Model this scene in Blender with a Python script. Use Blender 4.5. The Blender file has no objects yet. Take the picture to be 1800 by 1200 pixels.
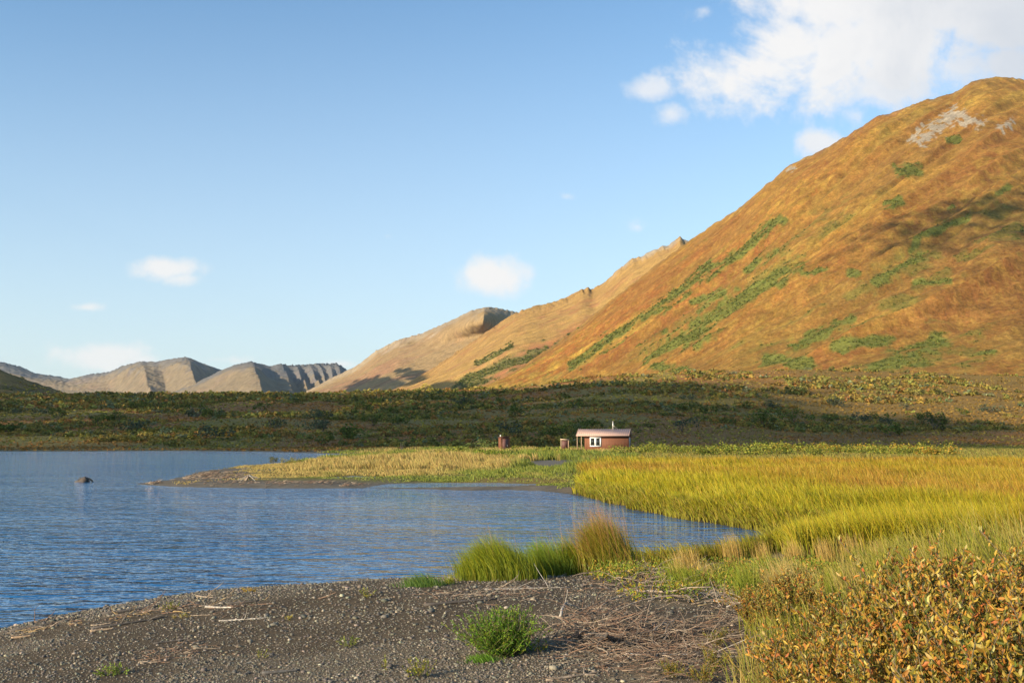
import bpy, math, random
import numpy as np
from mathutils import Vector, Matrix
random.seed(7); RNG = np.random.default_rng(7)
R = math.radians
sc = bpy.context.scene
COL = sc.collection
CAMZ = 2.6; F = 1750.0; TH = math.atan(168/1750.0)

# ------------------------------------------------------------------ helpers
def ray(px, py):
    u = (np.asarray(px, float)-900)/F; v = (600-np.asarray(py, float))/F
    y = math.cos(TH) - v*math.sin(TH); z = math.sin(TH) + v*math.cos(TH)
    return u/y, z/y                       # X per metre forward, Z per metre forward
def at(px, py, Y):
    a, e = ray(px, py); return np.stack([a*Y, np.broadcast_to(Y, np.shape(a*Y)), CAMZ+e*Y], -1)
def flat(px, py, z=0.0):
    a, e = ray(px, py); Y = (z-CAMZ)/e; return np.array([a*Y, Y])
def sm(a, b, x):
    t = np.clip((x-a)/(b-a), 0, 1); return t*t*(3-2*t)
def _h(i, j, k, s):
    n = (i*374761393 + j*668265263 + k*2147483647 + s*1274126177) & 0xffffffff
    n = ((n ^ (n >> 13))*1274126177) & 0xffffffff
    n = (n ^ (n >> 16)) & 0xffffffff
    n = (n*2246822519) & 0xffffffff
    return ((n ^ (n >> 15)) & 0xffffff)/float(0xffffff)
def vn(x, y, s=0):
    x = np.asarray(x, float); y = np.asarray(y, float)
    xi = np.floor(x).astype(np.int64); yi = np.floor(y).astype(np.int64)
    fx = x-xi; fy = y-yi
    fx = fx*fx*fx*(fx*(fx*6-15)+10); fy = fy*fy*fy*(fy*(fy*6-15)+10)
    a = _h(xi, yi, 0, s); b = _h(xi+1, yi, 0, s); c = _h(xi, yi+1, 0, s); d = _h(xi+1, yi+1, 0, s)
    return (a*(1-fx)+b*fx)*(1-fy)+(c*(1-fx)+d*fx)*fy
def fbm(x, y, o=4, s=0, g=.5):
    r = 0; A = 1; t = 0
    for k in range(o):
        r = r + A*vn(x*2**k+17.3*k, y*2**k-9.1*k, s+k); t += A; A *= g
    return r/t
def ridged(x, y, o=4, s=0):
    r = 0; A = 1; t = 0
    for k in range(o):
        r = r + A*(1-np.abs(2*vn(x*2**k+7.7*k, y*2**k+3.1*k, s+k)-1)); t += A; A *= .5
    return r/t
def link(o): COL.objects.link(o); return o
def mkmesh(name, V, Fc, mat, cols=None, parent=None, smooth=False):
    V = np.asarray(V, np.float32); Fc = np.asarray(Fc, np.int32)
    me = bpy.data.meshes.new(name); n = Fc.shape[1]
    me.vertices.add(len(V)); me.vertices.foreach_set('co', V.ravel())
    me.loops.add(Fc.size); me.loops.foreach_set('vertex_index', Fc.ravel())
    me.polygons.add(len(Fc)); me.polygons.foreach_set('loop_start', np.arange(0, Fc.size, n, dtype=np.int32))
    me.update(calc_edges=True)
    if smooth: me.polygons.foreach_set('use_smooth', np.ones(len(Fc), bool))
    if cols is not None:
        a = me.color_attributes.new('Col', 'FLOAT_COLOR', 'POINT')
        c = np.ones((len(V), 4), np.float32); c[:, :3] = cols; a.data.foreach_set('color', c.ravel())
    me.materials.append(mat)
    o = bpy.data.objects.new(name, me); link(o)
    if parent: o.parent = parent
    return o
def tag(o, label=None, cat=None, group=None, kind=None):
    if label: o['label'] = label
    if cat: o['category'] = cat
    if group: o['group'] = group
    if kind: o['kind'] = kind
    return o
def empty(name, loc, rz=0):
    o = bpy.data.objects.new(name, None); link(o); o.location = loc; o.rotation_euler = (0, 0, rz); o.empty_display_size = .2
    return o
def copy_tree(o, parent=None):
    c = o.copy(); link(c); c.parent = parent
    for ch in list(o.children): copy_tree(ch, c)
    return c
class MB:                                  # collects quads with vertex colours
    def __init__(s): s.V = []; s.F = []; s.C = []; s.n = 0
    def add(s, V, Fq, C):
        V = np.asarray(V, float).reshape(-1, 3)
        s.V.append(V); s.F.append(np.asarray(Fq)+s.n)
        s.C.append(np.broadcast_to(np.asarray(C, float), (len(V), 3))); s.n += len(V)
    def box(s, x0, x1, y0, y1, z0, z1, c=(.5, .5, .5), rot=0, org=(0, 0)):
        V = np.array([[x, y, z] for z in (z0, z1) for x, y in ((x0, y0), (x1, y0), (x1, y1), (x0, y1))], float)
        s.add(V, [[3, 2, 1, 0], [4, 5, 6, 7], [0, 1, 5, 4], [1, 2, 6, 5], [2, 3, 7, 6], [3, 0, 4, 7]], c)
    def build(s, name, mat, parent=None, smooth=False):
        return mkmesh(name, np.concatenate(s.V), np.concatenate(s.F), mat, np.concatenate(s.C), parent, smooth)

def blades(mb, P, h, w, ld, bend, c0, c1, L=4, yaw=None):
    """P (N,3) roots; h, w, bend (N,); ld lean azimuth (N,); c0/c1 (N,3) root and tip colours"""
    N = len(P); t = np.linspace(0, 1, L)[None, :]
    h = np.broadcast_to(h, N)[:, None]; w = np.broadcast_to(w, N)[:, None]; bend = np.broadcast_to(bend, N)[:, None]
    ld = np.broadcast_to(ld, N)[:, None]
    ang = bend*t**1.3
    hor = h*np.cumsum(np.concatenate([np.zeros((N, 1)), np.sin((ang[:, 1:]+ang[:, :-1])/2)/(L-1)], 1), 1)
    ver = h*np.cumsum(np.concatenate([np.zeros((N, 1)), np.cos((ang[:, 1:]+ang[:, :-1])/2)/(L-1)], 1), 1)
    X = P[:, 0:1]+hor*np.cos(ld); Y = P[:, 1:2]+hor*np.sin(ld); Z = P[:, 2:3]+ver
    if yaw is None: yaw = RNG.uniform(-1.1, 1.1, N)
    ww = w*(1-t**1.6*.93)*.5
    dx = np.cos(yaw)[:, None]*ww; dy = np.sin(yaw)[:, None]*ww
    A = np.stack([X-dx, Y-dy, Z], -1); B = np.stack([X+dx, Y+dy, Z], -1)
    V = np.stack([A, B], 2).reshape(-1, 3)
    i = np.arange(L-1); q = np.stack([2*i, 2*i+1, 2*i+3, 2*i+2], -1)
    Fq = (q[None]+(np.arange(N)*2*L)[:, None, None]).reshape(-1, 4)
    C = c0[:, None, :]*(1-t[..., None])+c1[:, None, :]*t[..., None]
    C = np.repeat(C[:, :, None, :], 2, 2).reshape(-1, 3)
    mb.add(V, Fq, C)
def unit(v): return v/np.maximum(np.linalg.norm(v, axis=-1, keepdims=True), 1e-9)
def leaves(mb, P, D, ln, wd, C, fold=.25):
    """two-quad folded pointed leaves: P (N,3) stalk ends, D (N,3) directions"""
    N = len(P); D = unit(D); r = RNG.normal(size=(N, 3)); S = unit(np.cross(D, r)); U = np.cross(S, D)
    ln = np.broadcast_to(ln, N)[:, None]; wd = np.broadcast_to(wd, N)[:, None]
    lift = U*wd*fold
    v = [P, P+D*ln*.3-S*wd*.5+lift, P+D*ln*.68-S*wd*.42+lift, P+D*ln-U*ln*.12, P+D*ln*.68+S*wd*.42+lift, P+D*ln*.3+S*wd*.5+lift]
    V = np.stack(v, 1).reshape(-1, 3)
    q = np.array([[0, 3, 2, 1], [0, 5, 4, 3]])
    mb.add(V, (q[None]+(np.arange(N)*6)[:, None, None]).reshape(-1, 4), np.repeat(C, 6, 0))
def flakes(mb, P, size, C, flatz=.5):
    """single-quad leaf clumps for plants seen from afar"""
    N = len(P); a = unit(RNG.normal(size=(N, 3))); b = unit(np.cross(a, RNG.normal(size=(N, 3))))
    a[:, 2] *= flatz*1.4
    s = np.broadcast_to(size, N)[:, None]*.5
    V = np.stack([P-a*s*1.2, P-b*s*.8, P+a*s*1.2, P+b*s*.8], 1).reshape(-1, 3)
    mb.add(V, (np.arange(4)[None]+(np.arange(N)*4)[:, None]), np.repeat(C, 4, 0))
def tube(mb, P, rad, sides=6, c=(.3, .25, .2)):
    P = np.asarray(P, float); n = len(P); rad = np.broadcast_to(rad, n)
    T = unit(np.gradient(P, axis=0)); up = np.array([0.13, .31, 1.0]); S = unit(np.cross(T, up)); U = np.cross(S, T)
    a = np.linspace(0, 2*np.pi, sides, endpoint=False)
    V = P[:, None]+(np.cos(a)[None, :, None]*S[:, None]+np.sin(a)[None, :, None]*U[:, None])*rad[:, None, None]
    V = V.reshape(-1, 3); Fq = []
    for i in range(n-1):
        for j in range(sides):
            k = (j+1) % sides; Fq.append([i*sides+j, i*sides+k, (i+1)*sides+k, (i+1)*sides+j])
    m = len(V); V = np.vstack([V, P[:1], P[-1:]])
    for j in range(0, sides, 2):
        Fq.append([m, (j+2) % sides, (j+1) % sides, j]); b = (n-1)*sides
        Fq.append([m+1, b+j, b+(j+1) % sides, b+(j+2) % sides])
    mb.add(V, Fq, c)

# ------------------------------------------------------------------ materials
def newmat(name):
    m = bpy.data.materials.new(name); m.use_nodes = True; nt = m.node_tree; nt.nodes.clear()
    out = nt.nodes.new('ShaderNodeOutputMaterial'); return m, nt, out
class NT:
    def __init__(s, nt): s.nt = nt
    def n(s, t, **kw):
        o = s.nt.nodes.new(t)
        for k, v in kw.items(): setattr(o, k, v)
        return o
    def put(s, sock, v):
        if hasattr(v, 'is_linked') or hasattr(v, 'links'): s.nt.links.new(v, sock)
        else: sock.default_value = v
    def math(s, op, a, b=None, c=None, clamp=False):
        o = s.n('ShaderNodeMath', operation=op, use_clamp=clamp); s.put(o.inputs[0], a)
        if b is not None: s.put(o.inputs[1], b)
        if c is not None: s.put(o.inputs[2], c)
        return o.outputs[0]
    def mix(s, f, a, b, mode='MIX'):
        o = s.n('ShaderNodeMix', data_type='RGBA', blend_type=mode); s.put(o.inputs[0], f)
        s.put(o.inputs[6], a if not isinstance(a, tuple) else (*a, 1)[:4]); s.put(o.inputs[7], b if not isinstance(b, tuple) else (*b, 1)[:4])
        return o.outputs[2]
    def noise(s, vec, scale, detail=4, rough=.55, dist=0.0):
        o = s.n('ShaderNodeTexNoise'); o.inputs['Scale'].default_value = scale; o.inputs['Detail'].default_value = detail
        o.inputs['Roughness'].default_value = rough; o.inputs['Distortion'].default_value = dist
        if vec is not None: s.put(o.inputs['Vector'], vec)
        return o.outputs['Fac']
    def mapr(s, v, a, b, c=0.0, d=1.0, smooth=False):
        o = s.n('ShaderNodeMapRange'); 
        if smooth: o.interpolation_type = 'SMOOTHSTEP'
        s.put(o.inputs[0], v); o.inputs[1].default_value = a; o.inputs[2].default_value = b; o.inputs[3].default_value = c; o.inputs[4].default_value = d
        return o.outputs[0]
    def scalev(s, vec, x, y, z, rz=0):
        o = s.n('ShaderNodeMapping'); o.inputs['Scale'].default_value = (x, y, z); o.inputs['Rotation'].default_value = (0, 0, rz); s.put(o.inputs[0], vec); return o.outputs[0]
    def bump(s, h, strength, dist, normal=None):
        o = s.n('ShaderNodeBump'); o.inputs['Strength'].default_value = strength; o.inputs['Distance'].default_value = dist; s.put(o.inputs['Height'], h)
        if normal is not None: s.put(o.inputs['Normal'], normal)
        return o.outputs[0]
def pos(N): return N.n('ShaderNodeNewGeometry').outputs['Position']
def foliage_mat(name, trans=.35, rough=.6, spec=.3, var=.0):
    m, nt, out = newmat(name); N = NT(nt)
    a = N.n('ShaderNodeVertexColor', layer_name='Col').outputs[0]
    b = N.n('ShaderNodeBsdfPrincipled'); b.inputs['Roughness'].default_value = rough; b.inputs['Specular IOR Level'].default_value = spec
    if var:
        f = N.mapr(N.noise(pos(N), var, 3), .3, .7, .6, 1.35)
        mu = N.n('ShaderNodeVectorMath', operation='SCALE'); N.put(mu.inputs[0], a); N.put(mu.inputs['Scale'], f); a = mu.outputs[0]
    N.put(b.inputs['Base Color'], a)
    t = N.n('ShaderNodeBsdfTranslucent'); N.put(t.inputs['Color'], a)
    mx = N.n('ShaderNodeMixShader'); mx.inputs[0].default_value = trans
    nt.links.new(b.outputs[0], mx.inputs[1]); nt.links.new(t.outputs[0], mx.inputs[2]); nt.links.new(mx.outputs[0], out.inputs[0])
    return m
M_FOL = foliage_mat('foliage'); M_FAR = foliage_mat('far_foliage', .2, .8, .1)
def wood_mat():
    m, nt, out = newmat('weathered_wood'); N = NT(nt)
    a = N.n('ShaderNodeVertexColor', layer_name='Col').outputs[0]; p = N.n('ShaderNodeTexCoord').outputs['Object']
    f = N.noise(p, 30, 5, .6); c = N.mix(N.mapr(f, .35, .65, 0, .75), a, (.07, .055, .045))
    b = N.n('ShaderNodeBsdfPrincipled'); b.inputs['Roughness'].default_value = .85; N.put(b.inputs['Base Color'], c)
    N.put(b.inputs['Normal'], N.bump(f, .6, .01)); nt.links.new(b.outputs[0], out.inputs[0]); return m
M_WOOD = wood_mat()
def stone_mat():
    m, nt, out = newmat('pebble_stone'); N = NT(nt)
    a = N.n('ShaderNodeVertexColor', layer_name='Col').outputs[0]
    f = N.noise(pos(N), 60, 3); c = N.mix(N.mapr(f, .3, .7, 0, .5), a, (.06, .058, .055))
    b = N.n('ShaderNodeBsdfPrincipled'); b.inputs['Roughness'].default_value = .75; N.put(b.inputs['Base Color'], c)
    nt.links.new(b.outputs[0], out.inputs[0]); return m
M_STONE = stone_mat()
def ground_mat():
    m, nt, out = newmat('ground_soil'); N = NT(nt); p = pos(N)
    a = N.n('ShaderNodeVertexColor', layer_name='Col').outputs[0]
    f1 = N.noise(p, 22, 6, .65); f2 = N.noise(p, 90, 3, .6); f3 = N.noise(p, 1.3, 5)
    g = N.math('MULTIPLY', N.mapr(f1, .3, .7, .55, 1.4), N.mapr(f3, .3, .7, .75, 1.25))
    g = N.math('MULTIPLY', g, N.mapr(f2, .3, .7, .7, 1.3))
    mu = N.n('ShaderNodeVectorMath', operation='SCALE'); N.put(mu.inputs[0], a); N.put(mu.inputs['Scale'], g)
    b = N.n('ShaderNodeBsdfPrincipled'); b.inputs['Roughness'].default_value = .95; b.inputs['Specular IOR Level'].default_value = .15
    N.put(b.inputs['Base Color'], mu.outputs[0]); N.put(b.inputs['Normal'], N.bump(f1, .8, .02, N.bump(f2, .6, .008)))
    nt.links.new(b.outputs[0], out.inputs[0]); return m
M_GROUND = ground_mat()
def mountain_mat():
    m, nt, out = newmat('mountain_turf'); N = NT(nt); p = pos(N)
    a = N.n('ShaderNodeVertexColor', layer_name='Col').outputs[0]
    s = N.scalev(p, .25, 1, .25)
    f1 = N.noise(s, .10, 6, .65); f2 = N.noise(p, .35, 4, .7)
    g = N.math('MULTIPLY', N.mapr(f1, .3, .7, .72, 1.28), N.mapr(f2, .3, .7, .6, 1.4))
    mu = N.n('ShaderNodeVectorMath', operation='SCALE'); N.put(mu.inputs[0], a); N.put(mu.inputs['Scale'], g)
    b = N.n('ShaderNodeBsdfPrincipled'); b.inputs['Roughness'].default_value = .95; b.inputs['Specular IOR Level'].default_value = .1
    N.put(b.inputs['Base Color'], mu.outputs[0]); N.put(b.inputs['Normal'], N.bump(f2, .7, 1.6, N.bump(f1, .5, 4)))
    nt.links.new(b.outputs[0], out.inputs[0]); return m
M_MTN = mountain_mat()
def water_mat():
    m, nt, out = newmat('lake_water'); N = NT(nt); p = pos(N)
    r1 = N.scalev(p, 1, 1.9, 1, R(14)); r2 = N.scalev(p, 1, 1.4, 1, R(-20))
    big = N.noise(N.scalev(p, .5, 1.6, 1), .09, 4, .6)
    w1 = N.noise(r1, .8, 2, .55, .3); w2 = N.noise(r2, 3.0, 2, .55, .4); w3 = N.noise(p, 12, 2, .5)
    amp = N.mapr(big, .36, .64, .6, 1.25)
    h = N.math('ADD', N.math('MULTIPLY', w1, .21), N.math('ADD', N.math('MULTIPLY', w2, .085), N.math('MULTIPLY', w3, .005)))
    h = N.math('MULTIPLY', h, amp)
    b = N.n('ShaderNodeBsdfPrincipled'); b.inputs['Roughness'].default_value = .05; b.inputs['IOR'].default_value = 1.40
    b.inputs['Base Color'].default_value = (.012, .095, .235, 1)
    N.put(b.inputs['Normal'], N.bump(h, 1.0, 1.0)); nt.links.new(b.outputs[0], out.inputs[0]); return m
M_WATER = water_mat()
def paint_mat(name, col, var=.25, rough=.7, scale=(3, 3, .4), metal=0, bump=0):
    m, nt, out = newmat(name); N = NT(nt); p = N.n('ShaderNodeTexCoord').outputs['Object']
    f = N.noise(N.scalev(p, *scale), 4, 5); c = N.mix(N.mapr(f, .3, .7, 0, 1), tuple(x*(1-var) for x in col), tuple(min(1, x*(1+var)) for x in col))
    b = N.n('ShaderNodeBsdfPrincipled'); b.inputs['Roughness'].default_value = rough; b.inputs['Metallic'].default_value = metal
    N.put(b.inputs['Base Color'], c)
    if bump: N.put(b.inputs['Normal'], N.bump(f, .5, bump))
    nt.links.new(b.outputs[0], out.inputs[0]); return m

# ------------------------------------------------------------------ lake outline and ground height
LP = [(-600, 1230), (-200, 1160), (0, 1105), (100, 1082), (200, 1064), (300, 1049), (360, 1042), (430, 1037), (550, 1030), (700, 1022), (850, 1018), (1000, 1010),
      (1140, 1002), (1250, 992), (1350, 972), (1440, 950), (1425, 944), (1385, 941), (1350, 937), (1300, 928), (1250, 919), (1200, 912), (1150, 902), (1100, 892), (1060, 882), (1025, 872), (1000, 868),
      (950, 863), (900, 861), (830, 862), (760, 860), (680, 859), (600, 858), (500, 858), (400, 857), (340, 856), (300, 855), (268, 853), (238, 850.5), (262, 847), (300, 843), (325, 836), (345, 829),
      (400, 822), (480, 817), (520, 812), (560, 809), (640, 805), (690, 803), (700, 801.5), (640, 799), (540, 796), (450, 793.5), (300, 792), (150, 793), (0, 793), (-400, 793), (-1500, 792)]
LAKE = np.array([flat(a, b) for a, b in LP]+[(-900, 150), (-500, 20), (-60, 4)])
def edge_wob():
    P = LAKE; out = []
    for i in range(len(P)):
        a, b = P[i], P[(i+1) % len(P)]; L = np.hypot(*(b-a)); n = int(max(1, min(8, L/max(.6, .02*np.hypot(*a)))))
        for k in range(n):
            q = a+(b-a)*k/n; d = (b-a)/max(L, 1e-6); w = (fbm(q[0]*.5, q[1]*.5, 3, 5)-.5)*min(.9, L*.4)*(1 if k else .3)
            out.append(q+np.array([-d[1], d[0]])*w)
    return np.array(out)
LAKE = edge_wob()
PUDDLES = [[(588, 838.5), (620, 836.5), (665, 838.5), (640, 840), (605, 840)],
           [(640, 857.5), (680, 850.5), (760, 848.5), (860, 848.5), (955, 851), (900, 854), (800, 855), (720, 856.5)]]
PUDDLES = [np.array([flat(*q) for q in p]) for p in PUDDLES]
def sdist(X, Y, P):
    if X.size < 400:
        A = P; B = np.roll(P, -1, 0); x = X.reshape(-1, 1); y = Y.reshape(-1, 1); E = B-A
        t = np.clip(((x-A[:, 0])*E[:, 0]+(y-A[:, 1])*E[:, 1])/((E**2).sum(1)+1e-12), 0, 1)
        d = np.sqrt(((x-A[:, 0]-t*E[:, 0])**2+(y-A[:, 1]-t*E[:, 1])**2).min(1))
        ey = np.where(E[:, 1] == 0, 1e-12, E[:, 1])
        ins = ((((A[:, 1] > y) != (B[:, 1] > y)) & (x < E[:, 0]*(y-A[:, 1])/ey+A[:, 0])).sum(1) % 2).astype(bool)
        return np.where(ins, -d, d).reshape(X.shape)
    d = np.full(X.shape, 1e18); ins = np.zeros(X.shape, bool)
    for i in range(len(P)):
        ax, ay = P[i]; bx, by = P[(i+1) % len(P)]; ex, ey = bx-ax, by-ay
        t = np.clip(((X-ax)*ex+(Y-ay)*ey)/(ex*ex+ey*ey+1e-12), 0, 1)
        d = np.minimum(d, (X-ax-t*ex)**2+(Y-ay-t*ey)**2)
        if ay != by:
            c = ((ay > Y) != (by > Y)) & (X < ex*(Y-ay)/(by-ay)+ax); ins ^= c
    d = np.sqrt(d); return np.where(ins, -d, d)       # positive on land
CR = np.array([(-900, 690), (0, 697), (300, 694), (500, 693), (700, 690), (850, 685), (950, 678), (1050, 664), (1200, 655), (1400, 650), (1600, 655), (1800, 662), (2600, 650)])
def H(X, Y):
    X = np.asarray(X, float); Y = np.asarray(Y, float); sh = X.shape; X = X.ravel(); Y = Y.ravel()
    sd = sdist(X, Y, LAKE)
    for p in PUDDLES: sd = np.minimum(sd, sdist(X, Y, p)*.5)
    fore = 1.0*(1-np.exp(-np.maximum(sd, 0)/5.0))+.06*(fbm(X*.35, Y*.35, 3, 2)-.5)*np.minimum(1, np.maximum(sd, 0))
    bank = .32*sm(0, .5, sd)+.10*sm(1, 10, sd)
    px = X/np.maximum(Y, 1)*1742+900
    spit = .16*sm(0, 1.8, sd)+.35*sm(1.5, 12, sd)
    ws = sm(1080, 980, px)
    back = spit*ws+bank*(1-ws)+.10*(fbm(X*.2, Y*.2, 3, 9)-.5)*sm(.3, 3, sd)
    wf = 1-sm(18, 24, Y)
    z = fore*wf+back*(1-wf)
    cy = np.interp(px, CR[:, 0], CR[:, 1]); zc = CAMZ+ray(900, cy)[1]*620
    t = np.clip((Y-205)/415., 0, 1); fl = np.interp(px, [700, 1100, 1500, 2200], [1.0, 1.05, 1.5, 1.6])
    hill = zc*t**fl + 5.0*(fbm(X/70, Y/70, 4, 21)-.5)*sm(200, 330, Y)*sm(640, 500, Y) + 1.2*(fbm(X/14, Y/14, 3, 23)-.5)*sm(200, 300, Y)
    beyond = sm(640, 1100, Y)*(.55*zc)*sm(1150, 900, px)
    z = z + np.maximum(hill, 0)*(sd > 0) - beyond
    z = np.where(sd < 0, np.maximum(-1.6, sd*.22), z)
    return z.reshape(sh)
def G(px, py):
    """point of the ground seen at photo pixel"""
    a, e = ray(px, py); lo = 1.0; Y = np.geomspace(3, 640, 1500); z = H(a*Y, Y); rz = CAMZ+e*Y
    i = np.argmax(z > rz)
    return np.array([a*Y[i], Y[i], z[i]])
def ground_cols(X, Y, Z):
    sh = X.shape; x = X.ravel(); y = Y.ravel(); sd = sdist(x, y, LAKE); px = x/np.maximum(y, 1)*1742+900
    n = fbm(x*.6, y*.6, 4, 31)[:, None]; c = np.zeros((len(x), 3))
    grav = np.array([.150, .112, .070])*(1-n)+np.array([.105, .078, .048])*n
    sand = np.array([.085, .060, .035])
    k = sm(.5, .62, fbm(x*.5+3, y*.5, 3, 33))[:, None]
    c = grav*(1-k)+sand*k
    wet = (1-sm(.02, .5, sd))[:, None]; c = c*(1-wet)+np.array([.04, .036, .03])*wet
    rg = sm(20, 25, y)[:, None]; soil = np.array([.13, .115, .03]); soil2 = np.array([.17, .12, .03]); f = sm(.4, .6, fbm(x*.15, y*.15, 4, 35))[:, None]
    gr = soil*(1-f)+soil2*f
    edge = sm(.6, 3.5, sd)[:, None]*rg
    c = c*(1-edge)+gr*edge
    # bare gravel flats on the spit
    gf = (sm(8, 2.5, sd+7*(fbm(x*.3, y*.15, 3, 45)-.5))*sm(24, 30, y)*sm(1040, 940, px))[:, None]
    c = c*(1-gf)+np.array([.12, .10, .075])*gf
    q = flat(975, 824); gp = sm(1.15, .7, np.hypot((x-q[0])/5.5, (y-q[1])/9)+1.3*(fbm(x*.4, y*.25, 3, 41)-.5))[:, None]
    c = c*(1-gp)+np.array([.13, .115, .09])*gp
    hl = sm(165, 215, y)[:, None]; a = fbm(x/26, y/26, 4, 51)[:, None]; b = fbm(x/60, y/60, 3, 53)[:, None]
    hc = np.array([.19, .155, .035])*(1-a)+np.array([.28, .155, .045])*a; hc = np.where(b > .55, hc*np.array([1.15, .8, .9]), hc)
    c = c*(1-hl)+hc*hl
    br = (sm(1150, 1500, px)*sm(190, 420, y))[:, None]; c = c*(1-br)+(np.array([.22, .14, .032])*(1-a*.5)+np.array([.18, .085, .028])*a*.5)*br
    return c.reshape(-1, 3)
av = np.concatenate([-np.geomspace(5, .62, 40), np.linspace(-.6, .6, 460), np.geomspace(.62, 5, 40)])
yv = np.concatenate([np.geomspace(.6, 3, 12), np.geomspace(3.1, 700, 620)[0:], np.geomspace(720, 12000, 60)])-2.0
A_, Y_ = np.meshgrid(av, yv); Xg = A_*(Y_+2.0); Zg = H(Xg, Y_)
def gridfaces(nr, nc):
    i = np.arange(nr-1)[:, None]*nc+np.arange(nc-1)[None, :]
    return np.stack([i, i+1, i+nc+1, i+nc], -1).reshape(-1, 4)
g = mkmesh('ground', np.stack([Xg, Y_, Zg], -1).reshape(-1, 3), gridfaces(*Xg.shape), M_GROUND, ground_cols(Xg, Y_, Zg), smooth=True); tag(g, kind='structure')
# water surface
wx = np.array([-2500, -900, -200, 0, 120, 400.]); wy = np.array([-5, 20, 60, 120, 200, 215.])
A_, B_ = np.meshgrid(wx, wy)
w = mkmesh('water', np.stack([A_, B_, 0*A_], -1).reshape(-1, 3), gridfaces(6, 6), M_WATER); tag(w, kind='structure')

# ------------------------------------------------------------------ mountains
def segdist(px, py, L):
    d = np.full(np.shape(px), 1e9)
    for (ax, ay), (bx, by) in zip(L[:-1], L[1:]):
        ex, ey = bx-ax, by-ay; t = np.clip(((px-ax)*ex+(py-ay)*ey)/(ex*ex+ey*ey+1e-9), 0, 1)
        d = np.minimum(d, np.hypot(px-ax-t*ex, py-ay-t*ey))
    return d
SHRUBPTS = []
def fallg(X):
    return np.where(X < 180, 0, np.where(X < 500, (X-180)**2*.0011, 113+(X-500)*.70))
def mountain(sky, foot, nx, nt_, colour, relief=8, crag=1.5, spurs=(), bend_=False, prof=1.0, seed=100, gul=40, name='mountain', backdrop=.55):
    """sky: (px, py, Y) crest points; foot: (px, py, Y) foot points"""
    sky = np.array(sky, float); foot = np.array(foot, float)
    px = np.linspace(sky[0, 0], sky[-1, 0], nx); t = np.linspace(0, 1, nt_)
    P, T = np.meshgrid(px, t)
    sy = np.interp(px, sky[:, 0], sky[:, 1]); sY = np.interp(px, sky[:, 0], sky[:, 2])
    k = np.ones(9)/9; sY = np.convolve(np.pad(sY, 4, 'edge'), k, 'valid')
    fy = np.interp(px, foot[:, 0], foot[:, 1]); fY = np.interp(px, foot[:, 0], foot[:, 2])
    Yd = fY*(1-T)+sY*T; e0 = ray(900, fy)[1]
    kw = max(5, nx//22)//2*2+1; kk = np.hanning(kw+2)[1:-1]; kk /= kk.sum(); ss = np.convolve(np.pad(sy, kw//2, 'edge'), kk, 'valid')
    z0 = CAMZ+e0*fY; sdt = sy-ss; z1 = CAMZ+ray(900, ss[None]+sdt[None]*sm(.80, 1.0, T))[1]*sY
    Z = z0*(1-T**prof)+z1*T**prof
    for sp_ in spurs:
        pt, pb, wl, wr, dep = sp_[:5]; tlo = sp_[5] if len(sp_) > 5 else 0
        c = pb+(pt-pb)*T; u = P-c
        b = np.where(u < 0, 1+u/wl, 1-u/wr); b = np.maximum(b, 0)
        Yd = Yd-dep*b*np.minimum(1, (1.02-T)*3.0)*(sm(tlo, min(1, tlo+.25), T) if tlo else 1)
    a = ray(P, 700)[0]; X = a*Yd
    env = np.minimum(1, T*6); FY = Yd-(fallg(X) if bend_ else 0)
    gx = X*.35+Z*.8
    rd = ridged(FY/(gul*3.2)+.5*fbm(X/300, Yd/300, 2, seed+50), gx/900, 4, seed); r2 = ridged(FY/gul, gx/260, 3, seed+9)
    d = (rd-.6)*relief*2.2+(r2-.6)*relief*.7+(fbm(X/24, Yd/24, 3, seed+20)-.5)*relief*.35
    top = sm(1.0, .86, T)
    Z = Z+d*env*(top*.9+.1)+crag*(fbm(X/9, Yd/40, 4, seed+30)-.5)*2*(1-top)
    # far side of the ridge
    nb = 8; tb = np.linspace(0, 1, nb+1)[1:, None]
    Yb = Yd[-1:]+tb*(sY-fY)*.9*backdrop*2; Zb = Z[-1:]*(1-tb**1.0)
    Xb = X[-1:]/Yd[-1:]*Yb
    V = np.stack([np.vstack([X, Xb]), np.vstack([Yd, Yb]), np.vstack([Z, Zb])], -1)
    PYs = 768-(Z-CAMZ)/Yd*1742
    C, green = colour(P, PYs, T, X, Yd, Z, rd, r2)
    Cb = np.repeat(C[-1:], nb, 0)
    o = mkmesh(name, V.reshape(-1, 3), gridfaces(nt_+nb, nx), M_MTN, np.concatenate([C, Cb]).reshape(-1, 3), smooth=True)
    tag(o, kind='structure')
    if green is not None:
        m = green > RNG.uniform(.25, .9, green.shape); SHRUBPTS.append(np.stack([X[m], Yd[m], Z[m]], -1))
    return o
def lerp(a, b, f): return np.asarray(a)*(1-f[..., None])+np.asarray(b)*f[..., None]
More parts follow.
